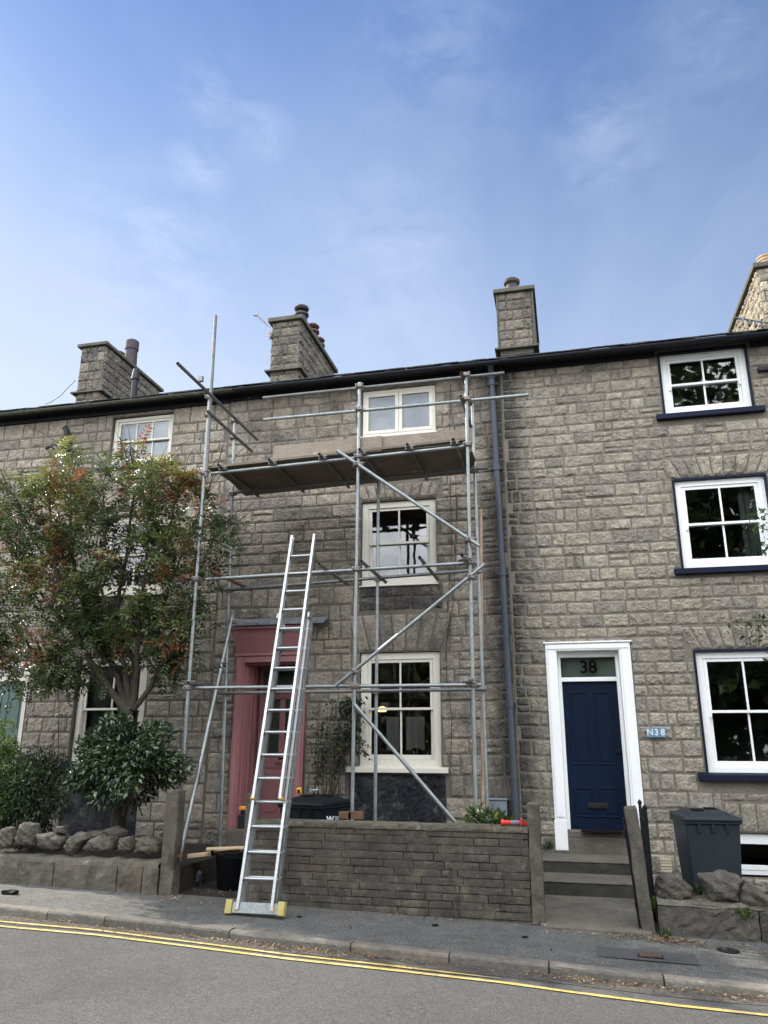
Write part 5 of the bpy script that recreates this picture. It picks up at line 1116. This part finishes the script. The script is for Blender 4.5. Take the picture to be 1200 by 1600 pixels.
def pinnate(tips, tdir, per, tints, rl=.19, pairs=4, ll=.078, wd=.42):
    """feathered leaves: leaflets in pairs along a drooping midrib"""
    n = len(tips)*per; B = np.repeat(tips, per, 0)+RNG.normal(0, .035, (n, 3)); A = np.repeat(tdir, per, 0)*.5+RNG.normal(0, .75, (n, 3)); A[:, 2] -= .12; A /= np.linalg.norm(A, axis=1, keepdims=True)
    up = RNG.normal(0, .4, (n, 3)); up[:, 2] += 1; sd2 = np.cross(A, up); sd2 /= np.linalg.norm(sd2, axis=1, keepdims=True); N2 = np.cross(sd2, A)
    sc = RNG.uniform(.75, 1.25, (n, 1)); C = []; AX = []; NR = []; T = []
    for k in range(pairs):
        f = (k+.8)/pairs; pos = B+A*rl*f*sc-N2*(rl*.35*f*f)*sc
        for sg in (-1, 1): C.append(pos); AX.append(sd2*sg+A*.55-N2*.25); NR.append(N2+RNG.normal(0, .25, (n, 3))); T.append(tints)
    C.append(B+A*rl*sc-N2*rl*.35*sc); AX.append(A-N2*.4); NR.append(N2); T.append(tints)
    C, AX, NR = np.concatenate(C), np.concatenate(AX), np.concatenate(NR); L_ = ll*np.tile(sc[:, 0], 2*pairs+1)*RNG.uniform(.8, 1.15, len(C))
    return C, AX, NR, L_, L_*wd, np.clip(np.concatenate(T)+RNG.normal(0, .05, len(C)), 0, 1)
PER = 2
hgt = np.clip((tips[:, 2]-zmin)/(zmax-zmin), 0, 1)
blob = np.sin(tips[:, 0]*3.7+1+tips[:, 1]*2)+np.sin(tips[:, 2]*3.3+tips[:, 1]*3+.7)+.8*np.sin(tips[:, 0]*2.3+tips[:, 2]*5.1)
base = .16+.30*hgt+.09*blob*(.4+hgt)+RNG.normal(0, .08, len(tips))
base = np.minimum(base, .66)
redb = np.sin(tips[:, 0]*6.1+2)+np.sin(tips[:, 2]*5.7+.5)+np.sin(tips[:, 1]*7+tips[:, 0]*3)
red = (redb > 1.35-.7*hgt) & (RNG.random(len(tips)) < .6); base[red] = RNG.uniform(.72, 1., red.sum())
leaves('crown', *pinnate(tips, tdir, PER, np.repeat(base, PER)), M['rowan'], RT_)
def bush(name, label, cat, center, radii, n, L, Wd, matk, stems=10, droop=0., tint=None, clump=.5, seed=0, shape=None, group=None, zmin_=-1.75, stem_r=.012):
    rg = np.random.default_rng(seed); c = np.array(center, float); rad = np.array(radii, float)
    t_ = thing(name, label, cat, (c[0], c[1], max(zmin_, c[2]-rad[2])), group)
    k = 26; cc = rg.normal(0, 1, (k, 3)); cc /= np.linalg.norm(cc, axis=1, keepdims=True); cc = cc*rg.uniform(.45, .92, (k, 1))
    which = rg.integers(0, k, n); off = rg.normal(0, 1, (n, 3)); off /= np.linalg.norm(off, axis=1, keepdims=True); off *= rg.uniform(.3, 1, (n, 1))**.5*clump*.62
    pos = cc[which]+off; out = pos/(np.linalg.norm(pos, axis=1, keepdims=True)+1e-6)
    posw = c+pos*rad; keep = (posw[:, 2] > zmin_+.03) & (posw[:, 1] < -.03); 
    if shape is not None: keep &= shape(posw)
    posw, out = posw[keep], out[keep]; m_ = len(posw)
    ax = out*.8+rg.normal(0, .55, (m_, 3)); ax[:, 2] -= droop; nr = out*.5+rg.normal(0, .5, (m_, 3)); nr[:, 2] += .7
    LL = L*rg.uniform(.6, 1.3, m_); leaves('foliage', posw, ax, nr, LL, LL*Wd, np.clip((rg.random(m_) if tint is None else rg.normal(tint, .18, m_)), 0, 1), M[matk], t_)
    b = MB()
    for i in range(stems):
        e = c+cc[i % k]*rad*.8; s0 = np.array([c[0]+rg.normal(0, rad[0]*.15), c[1]+rg.normal(0, rad[1]*.15), max(zmin_, c[2]-rad[2]*1.1)]); md = s0*.45+e*.55+rg.normal(0, .05, 3)
        b.path([s0, md, e], [stem_r, stem_r*.6, stem_r*.25], 6, False)
    b.build('stems', M['bark'], t_); return t_
c_ = P(197, 1190, -2.05); bush('laurel_bush', 'dense glossy dark green bush around the tree trunk in the left garden', 'bush', c_, (.76, .52, .60), 9000, .08, .45, 'laurel', 12, .1, clump=.55, seed=3, zmin_=-1.30)
c_ = P(45, 1245, -1.6); bush('trailing_shrub', 'dark trailing evergreen shrub below the green door', 'shrub', c_, (.60, .5, .62), 13000, .07, .28, 'dark_leaf', 14, .5, clump=.6, seed=4, zmin_=-1.45)
c_ = P(2, 1172, -1.5); bush('golden_shrub', 'bright yellow green shrub at the left edge in front of the green door', 'shrub', c_, (.30, .3, .36), 2600, .055, .45, 'lime_leaf', 6, 0., clump=.6, seed=5, zmin_=-1.45)
c_ = P(8, 1245, -1.9); bush('leafy_shrub', 'mid green leafy shrub at the left edge under the yellow green one', 'shrub', c_, (.40, .3, .48), 4000, .06, .45, 'mid_leaf', 6, .1, tint=.3, clump=.6, seed=6, zmin_=-1.45)
c_ = P(772, 1284, -2.1); bush('border_plant', 'low green leafy plant behind the grimy wall beside the meter box', 'plant', c_, (.30, .2, .16), 420, .11, .3, 'mid_leaf', 8, -.5, clump=.7, seed=7, zmin_=-1.05)
# climber on the middle house
t_ = thing('climbing_plant', 'thin stemmed climbing plant on the wall between pink doorway and lower window', 'plant', P(508, 1240, -.2))
b = MB(); tip = []
for k in range(22):
    a_ = P(508+random.gauss(0, 14), 1262, -.3+random.uniform(-.1, .1)); e_ = P(random.choice((500, 512, 545, 548, 530))+random.gauss(0, 10), random.uniform(1090, 1170), -.2+random.uniform(-.12, .08)); m_ = (a_+e_)/2+RNG.normal(0, .05, 3)
    b.path([a_, m_, e_], [.007, .006, .003], 5, False)
    for t in np.linspace(.45, 1, 7): tip.append(a_*(1-t)+e_*t+RNG.normal(0, .03, 3))
for _ in range(150): tip.append(P(random.gauss(547, 9), random.uniform(1092, 1165), -.16)+RNG.normal(0, .03, 3))
for _ in range(14): tip.append(P(random.gauss(562, 6), random.uniform(1148, 1185), -.25)+RNG.normal(0, .03, 3))
b.build('stems', M['bark'], t_)
tip = np.array(tip); tip[:, 1] = np.minimum(tip[:, 1], -.05)
C, A_, N_, LL, WW, TT = cluster_leaves(tip, rnd_dir(len(tip), -.2), 5, .035, .06, .5, lambda n, p: np.clip(RNG.beta(1.2, 3., n*p)*1.05, 0, 1))
leaves('foliage', C, A_, N_, LL, WW, TT, M['dark_leaf'], t_)
tp = np.array([P(*q, -.3) for q in ((500, 1180), (502, 1186), (505, 1202), (503, 1205), (535, 1170), (520, 1215), (566, 1160), (569, 1166), (498, 1190))]); C, A_, N_, LL, WW, TT = cluster_leaves(tp, rnd_dir(len(tp), -.5), 2, .02, .07, .5, lambda n, p: RNG.uniform(.6, 1., n*p)); leaves('yellowing_leaves', C, A_, N_, LL, WW, TT, M['lime_leaf'], t_)
# a tree just right of the frame, a few sprays reach in
t_ = thing('overhanging_tree', 'sprays of small green leaves reaching in at the right edge beside the windows', 'tree', (3.75, -1.6, -1.8))
b = MB(); b.path([(3.75, -1.6, -1.85), (3.72, -1.58, -.3), (3.6, -1.6, 1.2), (3.55, -1.6, 2.6)], [.07, .06, .045, .02], 10); tip = []
for a0, e0 in (((3.62, -1.6, 1.0), P(1168, 1000, -1.6)), ((3.6, -1.6, 1.2), P(1160, 978, -1.6)), ((3.6, -1.6, 1.3), P(1190, 970, -1.5)), ((3.58, -1.6, 1.9), P(1172, 820, -1.6)), ((3.57, -1.6, 2.0), P(1178, 850, -1.5)), ((3.57, -1.6, 2.2), P(1186, 800, -1.6)), ((3.6, -1.6, 1.), P(1196, 1030, -1.6))):
    a0 = np.array(a0); m_ = (a0+e0)/2+np.array([0, 0, .08]); b.path([a0, m_, e0], [.014, .008, .003], 6, False)
    for t in np.linspace(.25, 1, 12): q = a0*(1-t)**2+2*m_*t*(1-t)+e0*t*t; tip.append(q+RNG.normal(0, .03, 3)); tip.append(q+RNG.normal(0, .06, 3))
for _ in range(500): tip.append(np.array([3.75, -1.6, 1.9])+RNG.normal(0, 1, 3)*np.array([.32, .4, .7]))
b.build('trunk', M['bark'], t_); tip = np.array(tip)
C, A_, N_, LL, WW, TT = cluster_leaves(tip, rnd_dir(len(tip), -.2), 5, .04, .07, .45, lambda n, p: np.clip(RNG.normal(.4, .2, n*p), 0, .9))
leaves('crown', C, A_, N_, LL, WW, TT, M['mid_leaf'], t_)
# weeds
for px, Y, n, lab, mk in (((1165, 1432), -2.63, 60, 'tuft of rusty green weed growing from the right-hand wall face', 'mid_leaf'), ((1040, 1468), -2.72, 60, 'small weed at the foot of the wall by the leaning gatepost', 'mid_leaf'), ((1024, 1418), -2.5, 80, 'green weed between the leaning gatepost and the wall', 'lime_leaf'), ((1092, 1398), -2.35, 50, 'tuft of grass between the two rocks before the grey bin', 'mid_leaf'), ((857, 1324), -.25, 60, 'small green weed at the foot of the white door frame', 'dark_leaf')):
    q = P(*px, Y); t_ = thing('weed', lab, 'weed', q); c = q+RNG.normal(0, 1, (n, 3))*np.array([.035, .015, .025]); ax = RNG.normal(0, .5, (n, 3)); ax[:, 2] += 1; ax[:, 1] -= .4
    leaves('leaf_tuft', c, ax, RNG.normal(0, 1, (n, 3)), RNG.uniform(.04, .10, n), RNG.uniform(.010, .022, n), RNG.uniform(.2, 1, n), M[mk], t_)
# trees across the street: they stand behind the camera and show in the window panes
def big_tree(label, x, y, h, r, seed, n=9000, z0=-2.):
    rg = np.random.default_rng(seed); t_ = thing('street_tree', label, 'tree', (x, y, z0), 'trees across the street')
    b = MB(); b.path([(x, y, z0), (x+.1, y, z0+h*.3), (x, y, z0+h*.6), (x, y, z0+h*.9)], [.3, .24, .14, .04], 10)
    for k in range(9):
        d = rg.normal(0, 1, 3); d[2] = abs(d[2])*.5+.3; d /= np.linalg.norm(d); s0 = np.array([x, y, z0+h*rg.uniform(.3, .7)]); b.path([s0, s0+d*r*.8], [.09, .03], 6)
    b.build('trunk', M['bark'], t_)
    k = 60; cc = rg.normal(0, 1, (k, 3)); cc /= np.linalg.norm(cc, axis=1, keepdims=True); cc *= rg.uniform(.3, .95, (k, 1)); wh = rg.integers(0, k, n); off = rg.normal(0, .19, (n, 3)); pos = np.array([x, y, z0+h*.55])+(cc[wh]+off)*np.array([r, r, h*.47])
    pos = pos[pos[:, 2] > z0+.3]; m_ = len(pos)
    leaves('crown', pos, rg.normal(0, 1, (m_, 3)), rg.normal(0, 1, (m_, 3))+np.array([0, 0, 1]), rg.uniform(.35, .75, m_), rg.uniform(.25, .48, m_), rg.random(m_)*.8, M['mid_leaf'], t_)
big_tree('very tall dark tree across the street opposite the navy door', 7.5, -25, 21.5, 6.8, 31, 11000)
big_tree('tall dark tree across the street, right of the tallest one', 16, -27, 22, 6.5, 32, 12000)
big_tree('low spreading dark tree across the street opposite the pink doorway', -4.5, -24, 8.0, 6., 33, 12000)
big_tree('low dark tree across the street, left of the spreading one', -13, -25, 8, 6., 34, 12000)
big_tree('bushy dark tree across the street opposite the green door', -22, -26, 9, 6, 35, 12000)
big_tree('low dark tree across the street under the tallest one', 3., -22, 7.5, 4.5, 36, 12000)
big_tree('low dark tree across the street in front of the second tallest', 10., -21, 8., 4.5, 37, 12000)
